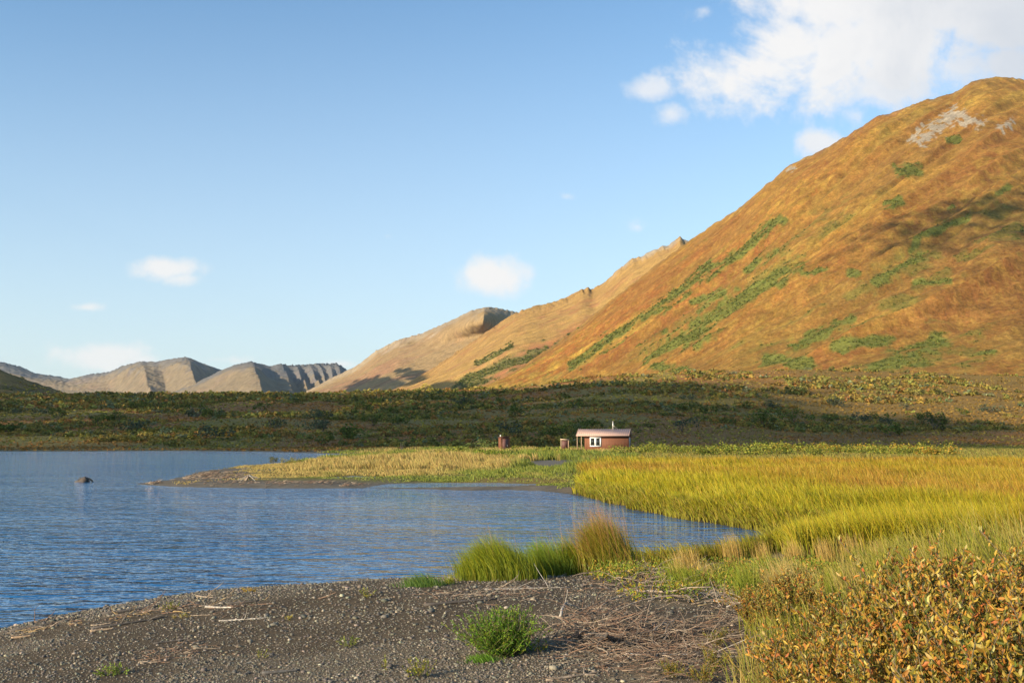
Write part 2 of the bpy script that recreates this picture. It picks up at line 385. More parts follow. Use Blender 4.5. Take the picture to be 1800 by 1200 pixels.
GB = [([(1010, 640), (1100, 580), (1175, 535)], 9), ([(1175, 535), (1240, 480), (1310, 440), (1380, 385)], 8), ([(1140, 622), (1215, 590), (1280, 545)], 15), ([(1280, 545), (1350, 495), (1415, 468)], 13),
      ([(1415, 480), (1460, 472)], 5), ([(1400, 612), (1450, 583), (1500, 562)], 8), ([(1545, 495), (1570, 480)], 9), ([(1575, 478), (1635, 448)], 12), ([(1610, 440), (1630, 410), (1665, 400), (1720, 375)], 7), ([(1590, 290), (1630, 298)], 8),
      ([(1570, 355), (1590, 348)], 7), ([(1500, 480), (1512, 478)], 5), ([(1620, 498), (1680, 493)], 6), ([(1350, 630), (1420, 640)], 9), ([(1470, 606), (1520, 600), (1575, 594)], 8), ([(1660, 600), (1610, 625), (1560, 648)], 18),
      ([(1560, 650), (1490, 670), (1420, 690)], 18), ([(1320, 470), (1372, 438)], 6), ([(1220, 532), (1275, 515)], 5), ([(1680, 234), (1705, 238)], 4), ([(1710, 625), (1750, 620)], 5), ([(1680, 365), (1690, 360)], 5), ([(1140, 640), (1180, 648), (1210, 652)], 7), ([(1750, 350), (1790, 325)], 5)]
RB = [([(1640, 238), (1665, 215), (1700, 190), (1720, 195)], 9), ([(1722, 205), (1745, 205)], 8), ([(1618, 240), (1640, 212)], 4), ([(1785, 215), (1800, 208)], 6), ([(1395, 293), (1408, 290)], 3)]
def colA(P, PY, T, X, Y, Z, rd, r2):
    s = Y-fallg(X)
    n1 = fbm(s/70, (X+Z)/600, 4, 201); n2 = fbm(s/22, (X+Z)/160, 4, 203); n3 = fbm(X/16, Y/16, 4, 205); n4 = fbm(X/140, Y/140, 3, 207)
    c = lerp((.25, .115, .026), (.34, .19, .036), sm(.35, .65, n1*.5+n2*.5)); n6 = fbm(s/7, (X+Z)/90, 3, 215)
    c = c*(1-sm(.42, .66, n3*.5+n4*.5)[..., None]*.75)+np.array([.21, .075, .022])*(sm(.42, .66, n3*.5+n4*.5)[..., None]*.75)
    red = np.clip(1-np.abs(PY-(690-(P-900)*.52))/75+ (n2-.5)*1.5, 0, 1)*sm(1650, 1250, P)
    c = c*(1-red[..., None]*.75)+np.array([.27, .062, .022])*red[..., None]*.75
    yl = sm(.5, .7, n2*.6+n3*.4)*sm(620, 560, PY)*0+sm(.48, .66, n3*.6+n2*.4)*sm(450, 600, PY)
    c = c*(1-yl[..., None]*.7)+np.array([.36, .24, .04])*yl[..., None]*.7
    gy = sm(.46, .64, n1*.4+n4*.3+n3*.3); c = c*(1-gy[..., None]*.7)+np.array([.205, .155, .03])*gy[..., None]*.7
    rr = np.clip(1-np.hypot((P-1790)/300, (PY-430)/190), 0, 1)*1.6; rr = np.clip(rr*(.5+n2), 0, 1)*sm(1450, 1650, P)  # red-brown zone at right, darkened with cloud shade painted into the turf colour
    c = c*(1-rr[..., None]*.7)+np.array([.16, .06, .022])*rr[..., None]*.7
    tp = sm(.97, 1.0, T)*sm(.4, .6, n3); c = c*(1-tp[..., None]*.6)+np.array([.24, .19, .12])*tp[..., None]*.6
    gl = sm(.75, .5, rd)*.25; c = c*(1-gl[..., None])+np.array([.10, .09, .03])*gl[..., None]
    g = np.zeros(P.shape)
    n5 = fbm(X/7, Y/10, 3, 211)
    sp1 = sm(.52, .68, n5)[..., None]*.55; c = c*(1-sp1)+np.array([.20, .12, .022])*sp1
    sp2 = sm(.50, .38, fbm(X/9+40, Y/12, 3, 213))[..., None]*.5; c = c*(1-sp2*.35)+np.array([.38, .25, .05])*sp2*.35; st = (sm(.45, .7, n6)*.45)[..., None]; c = c*(1-st)+np.array([.19, .085, .022])*st
    low = (sm(640, 690, PY+(n3-.5)*60)*.7)[..., None]; c = c*(1-low)+np.array([.25, .165, .035])*low
    for L, wd in GB:
        wob = (n3-.5)*3.4+(n2-.5)*1.8+(n5-.5)*1.2; g = np.maximum(g, sm(1.45, .45, segdist(P, PY, L)/wd+wob))
    g = np.maximum(g, sm(.62, .74, n3*.5+n1*.5)*.55*sm(280, 420, PY))
    rz = (sm(.45, .62, fbm(s/120, (X+Z)/500, 3, 221)*.6+n4*.4)*.42)[..., None]; c = c*(1-rz)+np.array([.20, .07, .024])*rz; c = c*.93
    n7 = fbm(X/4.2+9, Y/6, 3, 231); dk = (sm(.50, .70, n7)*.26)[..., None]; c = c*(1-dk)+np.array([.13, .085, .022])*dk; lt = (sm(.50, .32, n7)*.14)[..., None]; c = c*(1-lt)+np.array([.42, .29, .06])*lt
    c = c*(1-g[..., None]*.9)+np.array([.10, .115, .025])*g[..., None]*.9
    for L, wd in RB:
        k = sm(1.2, .7, segdist(P, PY, L)/wd+(fbm(X/5, Y/9, 4, 209)-.5)*5)[..., None]; c = c*(1-k)+np.array([.25, .205, .15])*k
    return np.clip(c, .01, 1), g
def colB(P, PY, T, X, Y, Z, rd, r2):
    n1 = fbm(Y/110, (X+Z)/900, 4, 301); n2 = fbm(Y/36, (X+Z)/260, 4, 303); n3 = fbm(X/26, Y/26, 4, 305)
    c = lerp((.25, .14, .05), (.31, .195, .06), n1)
    red = np.clip(1-np.abs(PY-(668-(P-900)*.60))/34+(n2-.5), 0, 1); c = c*(1-red[..., None]*.7)+np.array([.28, .07, .035])*red[..., None]*.7
    m = sm(.5, .75, n2*.5+n3*.5)*.5; c = c*(1-m[..., None])+np.array([.25, .10, .05])*m[..., None]
    g = np.zeros(P.shape)
    for L, wd in [([(811, 682), (889, 640), (960, 612)], 14), ([(930, 640), (1017, 585), (1064, 565)], 8), ([(840, 640), (900, 610)], 6)]:
        g = np.maximum(g, sm(1.2, .5, segdist(P, PY, L)/wd+(n3-.5)*1.6+(n2-.5)*1.6))
    c = c*(1-g[..., None]*.8)+np.array([.09, .10, .03])*g[..., None]*.8
    k = (sm(.93, 1.0, T)*sm(1050, 1090, P)*sm(.35, .6, n3))[..., None]*.8; c = c*(1-k)+np.array([.27, .23, .18])*k
    return c, g*.8
def colC(P, PY, T, X, Y, Z, rd, r2):
    n1 = fbm(Y/160, (X+Z)/1100, 4, 401); n2 = fbm(Y/50, (X+Z)/330, 4, 403); n3 = fbm(X/35, Y/35, 4, 405)
    c = lerp((.22, .145, .07), (.29, .20, .095), n1); m = sm(.4, .8, n2)*.6*sm(540, 640, PY); c = c*(1-m[..., None])+np.array([.24, .11, .07])*m[..., None]
    k = (sm(.8, .95, T+(n3-.5)*.3))[..., None]*.6; c = c*(1-k)+np.array([.30, .24, .17])*k
    return c, None
def colD(P, PY, T, X, Y, Z, rd, r2):
    n1 = fbm(Y/200+X/300, Z/500, 4, 501); n2 = fbm(X/60, Y/60, 4, 503)
    c = lerp((.15, .115, .075), (.20, .15, .09), n1); rk = sm(.35, .7, T+(n2-.5)*.6+.25*sm(420, 500, P)-.2)
    c = c*(1-rk[..., None])+np.array([.125, .118, .11])*rk[..., None]
    m = sm(.5, .9, n1*.5+n2*.5)*(1-T); c = c*(1-m[..., None]*.6)+np.array([.25, .12, .08])*m[..., None]*.6
    return c, None
def colF(P, PY, T, X, Y, Z, rd, r2):
    n = fbm(X/30, Y/30, 4, 601); c = lerp((.05, .055, .02), (.09, .07, .03), n); return c, (n > .45)*.6
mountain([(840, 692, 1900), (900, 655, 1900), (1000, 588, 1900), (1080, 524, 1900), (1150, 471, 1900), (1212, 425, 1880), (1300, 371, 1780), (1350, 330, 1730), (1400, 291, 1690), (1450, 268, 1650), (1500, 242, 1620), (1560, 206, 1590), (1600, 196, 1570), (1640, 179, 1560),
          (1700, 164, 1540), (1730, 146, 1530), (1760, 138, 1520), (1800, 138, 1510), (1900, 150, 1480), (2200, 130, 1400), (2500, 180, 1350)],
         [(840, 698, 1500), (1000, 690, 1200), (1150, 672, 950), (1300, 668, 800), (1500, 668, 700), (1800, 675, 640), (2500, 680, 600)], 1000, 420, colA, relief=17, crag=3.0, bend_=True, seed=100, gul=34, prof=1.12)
mountain([(660, 700, 2900), (700, 684, 2880), (760, 648, 2850), (830, 600, 2820), (880, 566, 2790), (905, 550, 2770), (930, 541, 2750), (965, 533, 2730), (1000, 521, 2710), (1025, 508, 2700), (1036, 505, 2700), (1043, 508, 2700), (1060, 498, 2680), (1080, 481, 2670), (1115, 453, 2650), (1130, 450, 2640), (1160, 437, 2600),
          (1180, 430, 2600), (1200, 415, 2580), (1210, 421, 2580), (1230, 430, 2570), (1300, 420, 2500), (1400, 450, 2450)],
         [(660, 702, 2300), (900, 700, 2000), (1100, 690, 2000), (1400, 680, 2000)], 620, 240, colB, relief=14, crag=5, seed=120, gul=60, spurs=[(1200, 1000, 60, 40, 18, .7)])
mountain([(515, 700, 4200), (545, 684, 4150), (600, 655, 4100), (625, 643, 4050), (660, 616, 4000), (700, 596, 3950), (740, 586, 3900), (760, 577, 3880), (800, 560, 3850), (830, 546, 3800), (850, 541, 3780), (858, 540, 3780), (880, 543, 3800), (910, 549, 3850), (960, 580, 3900), (1050, 620, 3900)],
         [(515, 702, 3500), (700, 700, 3200), (1050, 700, 3100)], 520, 200, colC, relief=16, crag=4, seed=140, gul=90, spurs=[(852, 840, 120, 44, 330, .62)])
mountain([(-700, 600, 7600), (-200, 610, 7600), (0, 636, 7500), (30, 644, 7500), (60, 656, 7500), (100, 662, 7500), (120, 666, 7500), (150, 659, 7400), (190, 654, 7300), (215, 643, 7200), (245, 637, 7100), (255, 641, 7100), (290, 634, 7000), (325, 629.5, 6900), (345, 637, 6900), (390, 652, 7000), (430, 680, 7100), (480, 700, 7200)],
         [(-700, 700, 6300), (0, 700, 6300), (480, 700, 6300)], 800, 170, colD, relief=38, crag=14, seed=160, gul=70, spurs=[(326, 350, 150, 60, 620), (245, 265, 60, 30, 260)])
mountain([(280, 700, 6300), (340, 678, 6250), (385, 654, 6200), (410, 643, 6150), (440, 637, 6100), (452, 640, 6120), (475, 644, 6200), (490, 640, 6200), (515, 642, 6200), (540, 641, 6250), (555, 639, 6250), (575, 640, 6300), (590, 638, 6300), (600, 643, 6300), (612, 651, 6300), (660, 690, 6300), (700, 710, 6300)],
         [(280, 704, 5500), (450, 704, 5300), (700, 704, 5400)], 520, 170, colD, relief=22, crag=12, seed=180, gul=60,
         spurs=[(440, 462, 190, 70, 620), (492, 520, 22, 10, 190), (517, 548, 20, 9, 190), (541, 572, 18, 9, 180), (557, 590, 14, 7, 160), (592, 612, 26, 14, 240), (575, 600, 14, 7, 150)])
mountain([(-900, 480, 1300), (-300, 600, 1250), (0, 650, 1200), (30, 660, 1200), (60, 671, 1200), (90, 683, 1200), (118, 692, 1180), (150, 700, 1160), (170, 706, 1150)],
         [(-900, 705, 850), (170, 708, 950)], 260, 100, colF, relief=4, crag=3, seed=190, gul=50)

# ------------------------------------------------------------------ low sun, sky with clouds
EL = R(19); AZ = math.atan2(-.80, -.60)      # direction towards the sun (x, y) = (-.80, -.60)
SUN = Vector((-.80*math.cos(EL), -.60*math.cos(EL), math.sin(EL))).normalized()
ld = bpy.data.lights.new('sun', 'SUN'); ld.energy = 4.8; ld.angle = R(.5); ld.color = (1, .85, .62)
lo = bpy.data.objects.new('sun', ld); link(lo); lo.rotation_euler = SUN.to_track_quat('Z', 'Y').to_euler()
world = bpy.data.worlds.new('World'); sc.world = world; world.use_nodes = True; world.cycles.sampling_method = 'MANUAL'; world.cycles.sample_map_resolution = 512
wn = world.node_tree; wn.nodes.clear(); N = NT(wn)
wo = N.n('ShaderNodeOutputWorld'); bg = N.n('ShaderNodeBackground'); wn.links.new(bg.outputs[0], wo.inputs[0])
skyn = N.n('ShaderNodeTexSky', sky_type='NISHITA'); skyn.sun_disc = False; skyn.sun_elevation = EL
skyn.sun_rotation = math.atan2(SUN.x, SUN.y); skyn.air_density = 1.0; skyn.dust_density = .6; skyn.ozone_density = 1.6
tc = N.n('ShaderNodeTexCoord').outputs['Generated']; sep = N.n('ShaderNodeSeparateXYZ'); N.put(sep.inputs[0], tc)
yy = N.math('MAXIMUM', sep.outputs[1], .05); aa = N.math('DIVIDE', sep.outputs[0], yy); ee = N.math('DIVIDE', sep.outputs[2], yy)
cv = N.n('ShaderNodeCombineXYZ'); N.put(cv.inputs[0], aa); N.put(cv.inputs[1], ee)
nz = N.noise(cv.outputs[0], 9, 5, .62, .5); nz2 = N.noise(cv.outputs[0], 34, 4, .65)
nn = N.math('ADD', N.math('MULTIPLY', N.math('SUBTRACT', nz, .5), 2.6), N.math('MULTIPLY', N.math('SUBTRACT', nz2, .5), 1.0))
CL = [(1340, 118, 120, 75, 1.1), (1400, 90, 140, 100, 1.1), (1450, 110, 120, 100, 1.1), (1550, 75, 230, 110, 1.15), (1480, 10, 200, 75, 1.15), (1650, 10, 260, 90, 1.1), (1720, 30, 200, 75, 1.1), (1560, 150, 120, 60, .8), (1680, 120, 130, 60, .7), (1770, 110, 80, 45, .9), (1290, 120, 50, 30, .75), (1440, 250, 55, 42, .8), (1500, 200, 90, 50, .45),
      (1140, 158, 75, 34, .36), (1178, 200, 50, 34, .26), (862, 485, 76, 40, 1.0), (870, 500, 60, 30, .7), (295, 470, 76, 25, .8), (320, 490, 50, 20, .5), (150, 540, 60, 14, .55), (190, 628, 110, 30, .6), (1120, 400, 34, 26, .4), (995, 346, 36, 20, .32), (680, 415, 28, 14, .3), (390, 632, 90, 16, .4), (600, 640, 60, 14, .3), (1240, 20, 60, 30, .25)]
acc = None
for (cx, cy, rx, ry, st) in CL:
    a0, e0 = ray(cx, cy); ra = rx/F; re = ry/F
    dx = N.math('MULTIPLY', N.math('SUBTRACT', aa, float(a0)), 1/ra); dy = N.math('MULTIPLY', N.math('SUBTRACT', ee, float(e0)), 1/re)
    d = N.math('SQRT', N.math('ADD', N.math('MULTIPLY', dx, dx), N.math('MULTIPLY', dy, dy)))
    v = N.math('ADD', N.math('SUBTRACT', 1.22 if rx > 95 else 1.02, d), nn)
    v = N.math('MULTIPLY', N.mapr(N.math('SUBTRACT', v, (1-min(st, 1))*.75), -.12, .72, 0, 1, True), min(1, .62+.38*st))
    acc = v if acc is None else N.math('MAXIMUM', acc, v)
mask = N.math('MULTIPLY', N.math('MINIMUM', acc, 1.0), N.mapr(sep.outputs[1], .1, .3, 0, 1))
shade = N.mapr(N.math('ADD', N.math('ADD', N.math('MULTIPLY', aa, 1.0), N.math('MULTIPLY', nz, .5)), N.math('MULTIPLY', ee, -.1)), .45, .85, 0, 1, True)
CLW = (4.9, 4.8, 4.7); CLS = (3.5, 3.65, 3.9)
ccol = N.mix(shade, CLW, CLS)
horizon = N.math('POWER', N.mapr(ee, 0, .50, 1, 0), 1.45)
skyc = N.mix(N.math('MULTIPLY', horizon, .80), N.mix(1.0, skyn.outputs[0], (.86, 1.06, 1.14), 'MULTIPLY'), (3.75, 4.05, 4.3))
fin = N.mix(N.math('MULTIPLY', mask, .95), skyc, ccol)
wn.links.new(fin, bg.inputs[0]); bg.inputs[1].default_value = .11

# ------------------------------------------------------------------ vegetation masses
def jit(c, n, k=.25):
    c = np.asarray(c, float); return np.clip(c[None]*(1+RNG.uniform(-k, k, (n, 1)))*(1+RNG.uniform(-k*.4, k*.4, (n, 3))), .003, .9)
def pick(cols, n, p=None, k=.25):
    cols = np.asarray(cols, float); i = RNG.choice(len(cols), n, p=p); return np.clip(cols[i]*(1+RNG.uniform(-k, k, (n, 1)))*(1+RNG.uniform(-.1, .1, (n, 3))), .003, .9)
def shrubmass(name, C, size, per, cols, p=None, fl=.35, label=None, cat=None):
    """C (N,3) bases, size (N,) widths; per leaf clumps each"""
    N_ = len(C); q = RNG.normal(size=(N_, per, 3)); q = q/np.linalg.norm(q, axis=-1, keepdims=True)*RNG.uniform(.5, 1, (N_, per, 1))**.5
    q[..., 2] = np.abs(q[..., 2])*.85
    q *= 1+.35*np.sin(q[..., 0:1]*5+RNG.uniform(0, 6, (N_, 1, 1)))
    P = C[:, None]+q*size[:, None, None]*np.array([.5, .5, .5])
    base = pick(cols, N_, p, .25); cc = np.repeat(base, per, 0)*(1+RNG.uniform(-.3, .3, (N_*per, 1)))
    mb = MB(); flakes(mb, P.reshape(-1, 3), np.repeat(size*fl, per)*RNG.uniform(.6, 1.3, N_*per), cc)
    o = mb.build(name, M_FAR); tag(o, label, cat, kind='stuff'); return o
# mountain-side shrub bands
sp = np.concatenate(SHRUBPTS); sp = sp[RNG.permutation(len(sp))[:9000]]
sz = RNG.uniform(1.5, 4.5, len(sp))*np.clip(sp[:, 1]/1200, .7, 2)
shrubmass('mountain_shrub_cover', sp+np.array([0, 0, -.3]), sz, 16, [(.09, .11, .024), (.12, .135, .028), (.16, .145, .03), (.075, .09, .024)], label='dark green alder thickets streaking down the orange mountain slopes', cat='shrub cover')
# hillside cover across the lake
def hillpts(n, y0, y1, a0=-.62, a1=.62):
    Y = np.exp(RNG.uniform(np.log(y0), np.log(y1), n)); X = RNG.uniform(a0, a1, n)*Y; return X, Y
X, Y = hillpts(26000, 178, 640); px = X/Y*1742+900
sd = sdist(X, Y, LAKE); dn = fbm(X/40, Y/28, 4, 71)
dens = sm(.40+.08*sm(1150, 1400, px), .56+.03*sm(1150, 1400, px), dn)*.85*np.interp(px, [0, 900, 1300, 1500, 1800], [1, 1, 1, 1, .9])
k = (sd > 4) & (RNG.uniform(0, 1, len(X)) < dens) & (Y > np.interp(px, [0, 800, 1100, 1300, 1800], [212, 200, 215, 240, 290])); X, Y = X[k], Y[k]
C = np.stack([X, Y, H(X, Y)-.2], -1); sz = RNG.uniform(1.4, 3.8, len(X))*np.clip(Y/380, .75, 1.3)
near = Y < 330; sz = sz*(.6+.8*dn[k])
pal = [(.14, .13, .036), (.21, .185, .045), (.27, .20, .042), (.27, .18, .045), (.29, .15, .045), (.17, .18, .09)]
pp = [.26, .22, .18, .16, .10, .08]
shrubmass('hillside_shrub_cover', C[near], sz[near], 60, pal, pp, .22, 'low dense shrubs covering the shaded hillside beyond the lake', 'shrub cover')
shrubmass('upper_shrub_cover', C[~near], sz[~near], 26, pal, pp, .32, 'darker shrubs on the upper hillside below the mountains', 'shrub cover')
# low brown ground plants between them
X, Y = hillpts(60000, 170, 640); k = (sdist(X, Y, LAKE) > 1); X, Y = X[k], Y[k]; px = X/Y*1742+900
C = np.stack([X, Y, H(X, Y)+.1], -1); a = fbm(X/30, Y/30, 3, 81)[:, None]
cc = np.where(a > .52, jit((.28, .14, .04), len(X)), np.where(RNG.uniform(0, 1, (len(X), 1)) < .4, jit((.32, .24, .05), len(X)), jit((.20, .165, .035), len(X))))
br = sm(1200, 1500, px)[:, None]*sm(200, 400, Y)[:, None]; cc = cc*(1-br*.9)+jit((.22, .135, .032), len(X))*br*.9
mb = MB(); flakes(mb, C, RNG.uniform(.4, 1.1, len(X))*np.clip(Y/300, .7, 1.6), cc, .3); tag(mb.build('heath_cover', M_FAR), 'brown and olive heath plants between the hillside shrubs', 'heath', kind='stuff')

# ------------------------------------------------------------------ grass
def grass(name, X, Y, h, w, c0, c1, ld, bend, L=4, label=None, cat='grass', mat=None):
    P = np.stack([X, Y, H(X, Y)-.02], -1); mb = MB()
    blades(mb, P, h, w, ld, bend, c0, c1, L); o = mb.build(name, mat or M_FOL); tag(o, label, cat, kind='stuff'); return o
def samp(n, y0, y1, a0, a1):
    Y = np.exp(RNG.uniform(np.log(y0), np.log(y1), n)); X = RNG.uniform(a0, a1, n)*Y; return X, Y
def lerpc(a, b, t): t = np.clip(t, 0, 1)[:, None]; return a*(1-t)+b*t
# tall grass of the right-hand bank
X, Y = samp(330000, 17.5, 78, .03, .72); sd = sdist(X, Y, LAKE); px = X/Y*1742+900
cl = fbm(X*.9, Y*.9, 3, 91)
edgex = np.interp(Y, [20, 35, 50, 60, 100], [1390, 1050, 1010, 1025, 1080])
k = (sd > .12) & (px > edgex+60*(fbm(X*.2, Y*.2, 3, 92)-.5)) & (RNG.uniform(0, 1, len(X)) < .35+1.3*sm(.35, .6, cl)); X, Y, sd, cl, px = X[k], Y[k], sd[k], cl[k], px[k]; n = len(X)
pa = fbm(X*.16, Y*.16, 3, 93); inner = sm(2.0, 9, sd)
cl2 = fbm(X*.45, Y*.45, 3, 94); h = (.34+.34*sm(0, 2.5, sd))*RNG.uniform(.6, 1.2, n)*(.55+.5*cl+.5*cl2)
gn = lerpc(jit((.22, .21, .008), n), jit((.10, .13, .008), n), sm(.42, .62, pa)); st = jit((.30, .24, .03), n); c0 = lerpc(gn, st, (RNG.uniform(0, 1, n) < .22)*1.0)
tip_g = pick([(.42, .34, .012), (.34, .31, .012), (.46, .32, .02)], n); tip_o = pick([(.44, .20, .03), (.36, .13, .03), (.48, .27, .05)], n, [.45, .25, .3])
to = np.clip(inner*.85*(.1+1.3*fbm(X*.14, Y*.10, 3, 95))-.22+.30*RNG.uniform(-1, 1, n), 0, 1)
c1 = lerpc(tip_g, tip_o, to)
lean = np.pi+RNG.normal(0, .9, n)+(cl2-.5)*3
grass('bank_grass', X, Y, h, np.clip(.0011*Y, .012, .08)*RNG.uniform(.7, 1.3, n), c0, c1, lean, RNG.uniform(.3, 1.5, n), 4, 'tall yellow-green grass with orange tops on the right bank')
print('bank', n)
# short overhanging fringe at the bank edge
X, Y = samp(120000, 19, 60, .06, .40); sd = sdist(X, Y, LAKE); px = X/Y*1742+900; k = (sd > -.02) & (sd < .9) & (px > 1015); X, Y = X[k], Y[k]; n = len(X)
grass('bank_edge_grass', X, Y, RNG.uniform(.25, .6, n), np.clip(.0011*Y, .012, .05), jit((.20, .17, .02), n), pick([(.42, .40, .03), (.45, .33, .06)], n), np.pi*1.25+RNG.normal(0, .6, n), RNG.uniform(.8, 2.2, n), 4, 'short yellow grass hanging over the eroded bank edge')
# spit grasses
X, Y = samp(300000, 49, 165, -.42, .16); sd = sdist(X, Y, LAKE); px = X/Y*1742+900
for p_ in PUDDLES: sd = np.minimum(sd, sdist(X, Y, p_))
q = flat(975, 824); gd = np.hypot((X-q[0])/5.2, (Y-q[1])/8)+1.2*(fbm(X*.5, Y*.25, 3, 43)-.5); cl = fbm(X*.22, Y*.22, 4, 97)
tz = np.interp(px, [240, 480, 560, 700, 1000], [.0, .08, .6, .9, 1.0])*sm(56, 76, Y+14*(cl-.5))*(.35+1.1*sm(.4, .6, fbm(X*.35, Y*.2, 3, 98)))
k = (sd > .7) & (Y > np.interp(px, [400, 560, 700, 900, 1000], [56, 60, 58, 55, 48])+16*(cl-.5)) & (gd > .9+.5*(cl-.5)) & (px > 430+420*(cl-.5)) & (px < 1120) & (RNG.uniform(0, 1, len(X)) < .15+1.6*sm(.40, .62, cl)); X, Y, sd, cl, tz, px = X[k], Y[k], sd[k], cl[k], tz[k], px[k]; n = len(X)
h = (.10+.48*tz*(.3+cl)*np.where(Y > 115, .75, 1))*RNG.uniform(.6, 1.25, n)*np.where(Y > 110, 1.15, 1)
st = pick([(.46, .33, .10), (.42, .27, .09), (.50, .38, .11)], n); gr = pick([(.22, .24, .035), (.32, .32, .04), (.12, .16, .03)], n)
m = sm(.44, .58, fbm(X*.11+5, Y*.06, 3, 99)); c1 = lerpc(st, gr, m); c0 = lerpc(jit((.30, .22, .06), n), jit((.14, .16, .03), n), m)
grass('spit_grass', X, Y, h, np.clip(.0011*Y, .03, .16)*RNG.uniform(.7, 1.2, n), c0, c1, np.pi+RNG.normal(0, .8, n), RNG.uniform(.2, .9, n), 3, 'straw and green grass across the low gravel spit', mat=M_FOL)
print('spit', n)
# olive scrub belt behind the bank grass, rear meadow
X, Y = samp(110000, 74, 200, .07, .62); sd = sdist(X, Y, LAKE); n = len(X); px = X/Y*1742+900; cl = fbm(X*.12, Y*.12, 3, 111)
k = (sd > 2) & (Y < np.interp(px, [1080, 1500, 1800], [150, 175, 200])); X, Y, cl = X[k], Y[k], cl[k]; n = len(X)
grass('rear_meadow_grass', X, Y, RNG.uniform(.3, .6, n)*(.5+.8*cl), .0011*Y*RNG.uniform(.8, 1.4, n), jit((.15, .14, .03), n), pick([(.24, .24, .04), (.36, .26, .05), (.20, .15, .04)], n), np.pi+RNG.normal(0, .8, n), RNG.uniform(.2, .9, n), 3, 'olive and rust grass behind the right bank')

# ------------------------------------------------------------------ foreground gravel
def ico():
    t = (1+5**.5)/2; v = [(-1, t, 0), (1, t, 0), (-1, -t, 0), (1, -t, 0), (0, -1, t), (0, 1, t), (0, -1, -t), (0, 1, -t), (t, 0, -1), (t, 0, 1), (-t, 0, -1), (-t, 0, 1)]
    f = [(0, 11, 5), (0, 5, 1), (0, 1, 7), (0, 7, 10), (0, 10, 11), (1, 5, 9), (5, 11, 4), (11, 10, 2), (10, 7, 6), (7, 1, 8), (3, 9, 4), (3, 4, 2), (3, 2, 6), (3, 6, 8), (3, 8, 9), (4, 9, 5), (2, 4, 11), (6, 2, 10), (8, 6, 7), (9, 8, 1)]
    return unit(np.array(v, float)), np.array(f)
IV, IF = ico()
def stones(name, P, size, cols, label, cat='gravel'):
    n = len(P); V = IV[None]*RNG.uniform(.75, 1.2, (n, 12, 1)); s = size[:, None, None]*.5*np.stack([RNG.uniform(.8, 1.4, n), RNG.uniform(.7, 1.1, n), RNG.uniform(.4, .8, n)], -1)[:, None]
    V = V*s; a = RNG.uniform(0, 6.28, n); ca, sa = np.cos(a)[:, None], np.sin(a)[:, None]
    V = np.stack([V[..., 0]*ca-V[..., 1]*sa, V[..., 0]*sa+V[..., 1]*ca, V[..., 2]], -1)+P[:, None]
    o = mkmesh(name, V.reshape(-1, 3), (IF[None]+(np.arange(n)*12)[:, None, None]).reshape(-1, 3), M_STONE, np.repeat(cols, 12, 0)); tag(o, label, cat, kind='stuff'); return o
Y = 1/RNG.uniform(1/19., 1/4.5, 190000); X = RNG.uniform(-.60, .42, len(Y))*Y; sd = sdist(X, Y, LAKE)
bare = fbm(X*.45, Y*.45, 3, 33); pxx = X/Y*1742+900
sandy = sm(.50, .60, fbm(X*.5+3, Y*.5, 3, 33))*.55; sandy = np.maximum(sandy, sm(1000, 1130, pxx)*.85)
k = (sd > .0) & (RNG.uniform(0, 1, len(X)) > sandy); X, Y, sandy = X[k], Y[k], sandy[k]; n = len(X)
size = np.exp(RNG.normal(math.log(.014), .42, n))*np.where(RNG.uniform(0, 1, n) < .015, 2.2, 1)*(.75+.5*fbm(X*.7, Y*.7, 2, 37))*np.clip(Y/9, .9, 1.5); size = np.minimum(size, .09)
stones('gravel', np.stack([X, Y, H(X, Y)+size*.12], -1), size, pick([(.17, .142, .10), (.11, .092, .068), (.25, .208, .145), (.16, .115, .07), (.07, .061, .048), (.42, .35, .25)], n, [.3, .28, .13, .12, .14, .03], .2), 'grey and brown pebbles covering the near shore')
print('gravel', n)

# ------------------------------------------------------------------ dead wood
TAN = (.36, .27, .19); PALE = (.50, .44, .37); DARK = (.075, .062, .052); RUST = (.22, .12, .07)
def wiggle(p0, d, L, n=8, w=.12, sag=0.0):
    P = [np.array(p0, float)]; d = unit(np.array(d, float)); s = L/(n-1)
    for i in range(n-1):
        d = unit(d+RNG.normal(0, w, 3)*np.array([1, 1, .6])+np.array([0, 0, -sag])); P.append(P[-1]+d*s)
    return np.array(P)
def branch(mb, p0, d, L, r, c, tw=3, w=.14, sag=.0, lift=True):
    P = wiggle(p0, d, L, 9, w, sag); 
    if lift:
        g = H(P[:, 0], P[:, 1])+r*.6; P[:, 2] = np.maximum(P[:, 2], g)
    tube(mb, P, r*np.linspace(1, .35, 9), 6, c)
    for k in range(tw):
        i = RNG.integers(2, 7); T = unit(P[i+1]-P[i]); dd = T+RNG.normal(0, .6, 3)+np.array([0, 0, .2])
        Q = wiggle(P[i], dd, L*RNG.uniform(.2, .45), 6, w*1.3)
        if lift: Q[:, 2] = np.maximum(Q[:, 2], H(Q[:, 0], Q[:, 1])+r*.3)
        tube(mb, Q, r*.55*np.linspace(1, .3, 6), 5, c)
def wood(px, py, ang, L, r, c, label, tw=2, z=.0, up=0.0, w=.14, name='driftwood_branch', cat='driftwood', group=None):
    p = G(px, py); o0 = p+np.array([0, 0, z]); mb = MB()
    d = (math.cos(R(ang)), math.sin(R(ang)), up); branch(mb, o0, d, L, r, c, tw, w)
    for V in mb.V: V -= p
    o = mb.build(name, M_WOOD, smooth=True); o.location = p; tag(o, label, cat, group); return o
wood(362, 1068, -32, .55, .018, PALE, 'pale bent stick, its left end pointing up, on the left gravel', 0, w=.1)
wood(385, 1092, -6, .6, .010, PALE, 'thin bleached branch lying flat right of the bent pale stick', 3, w=.06)
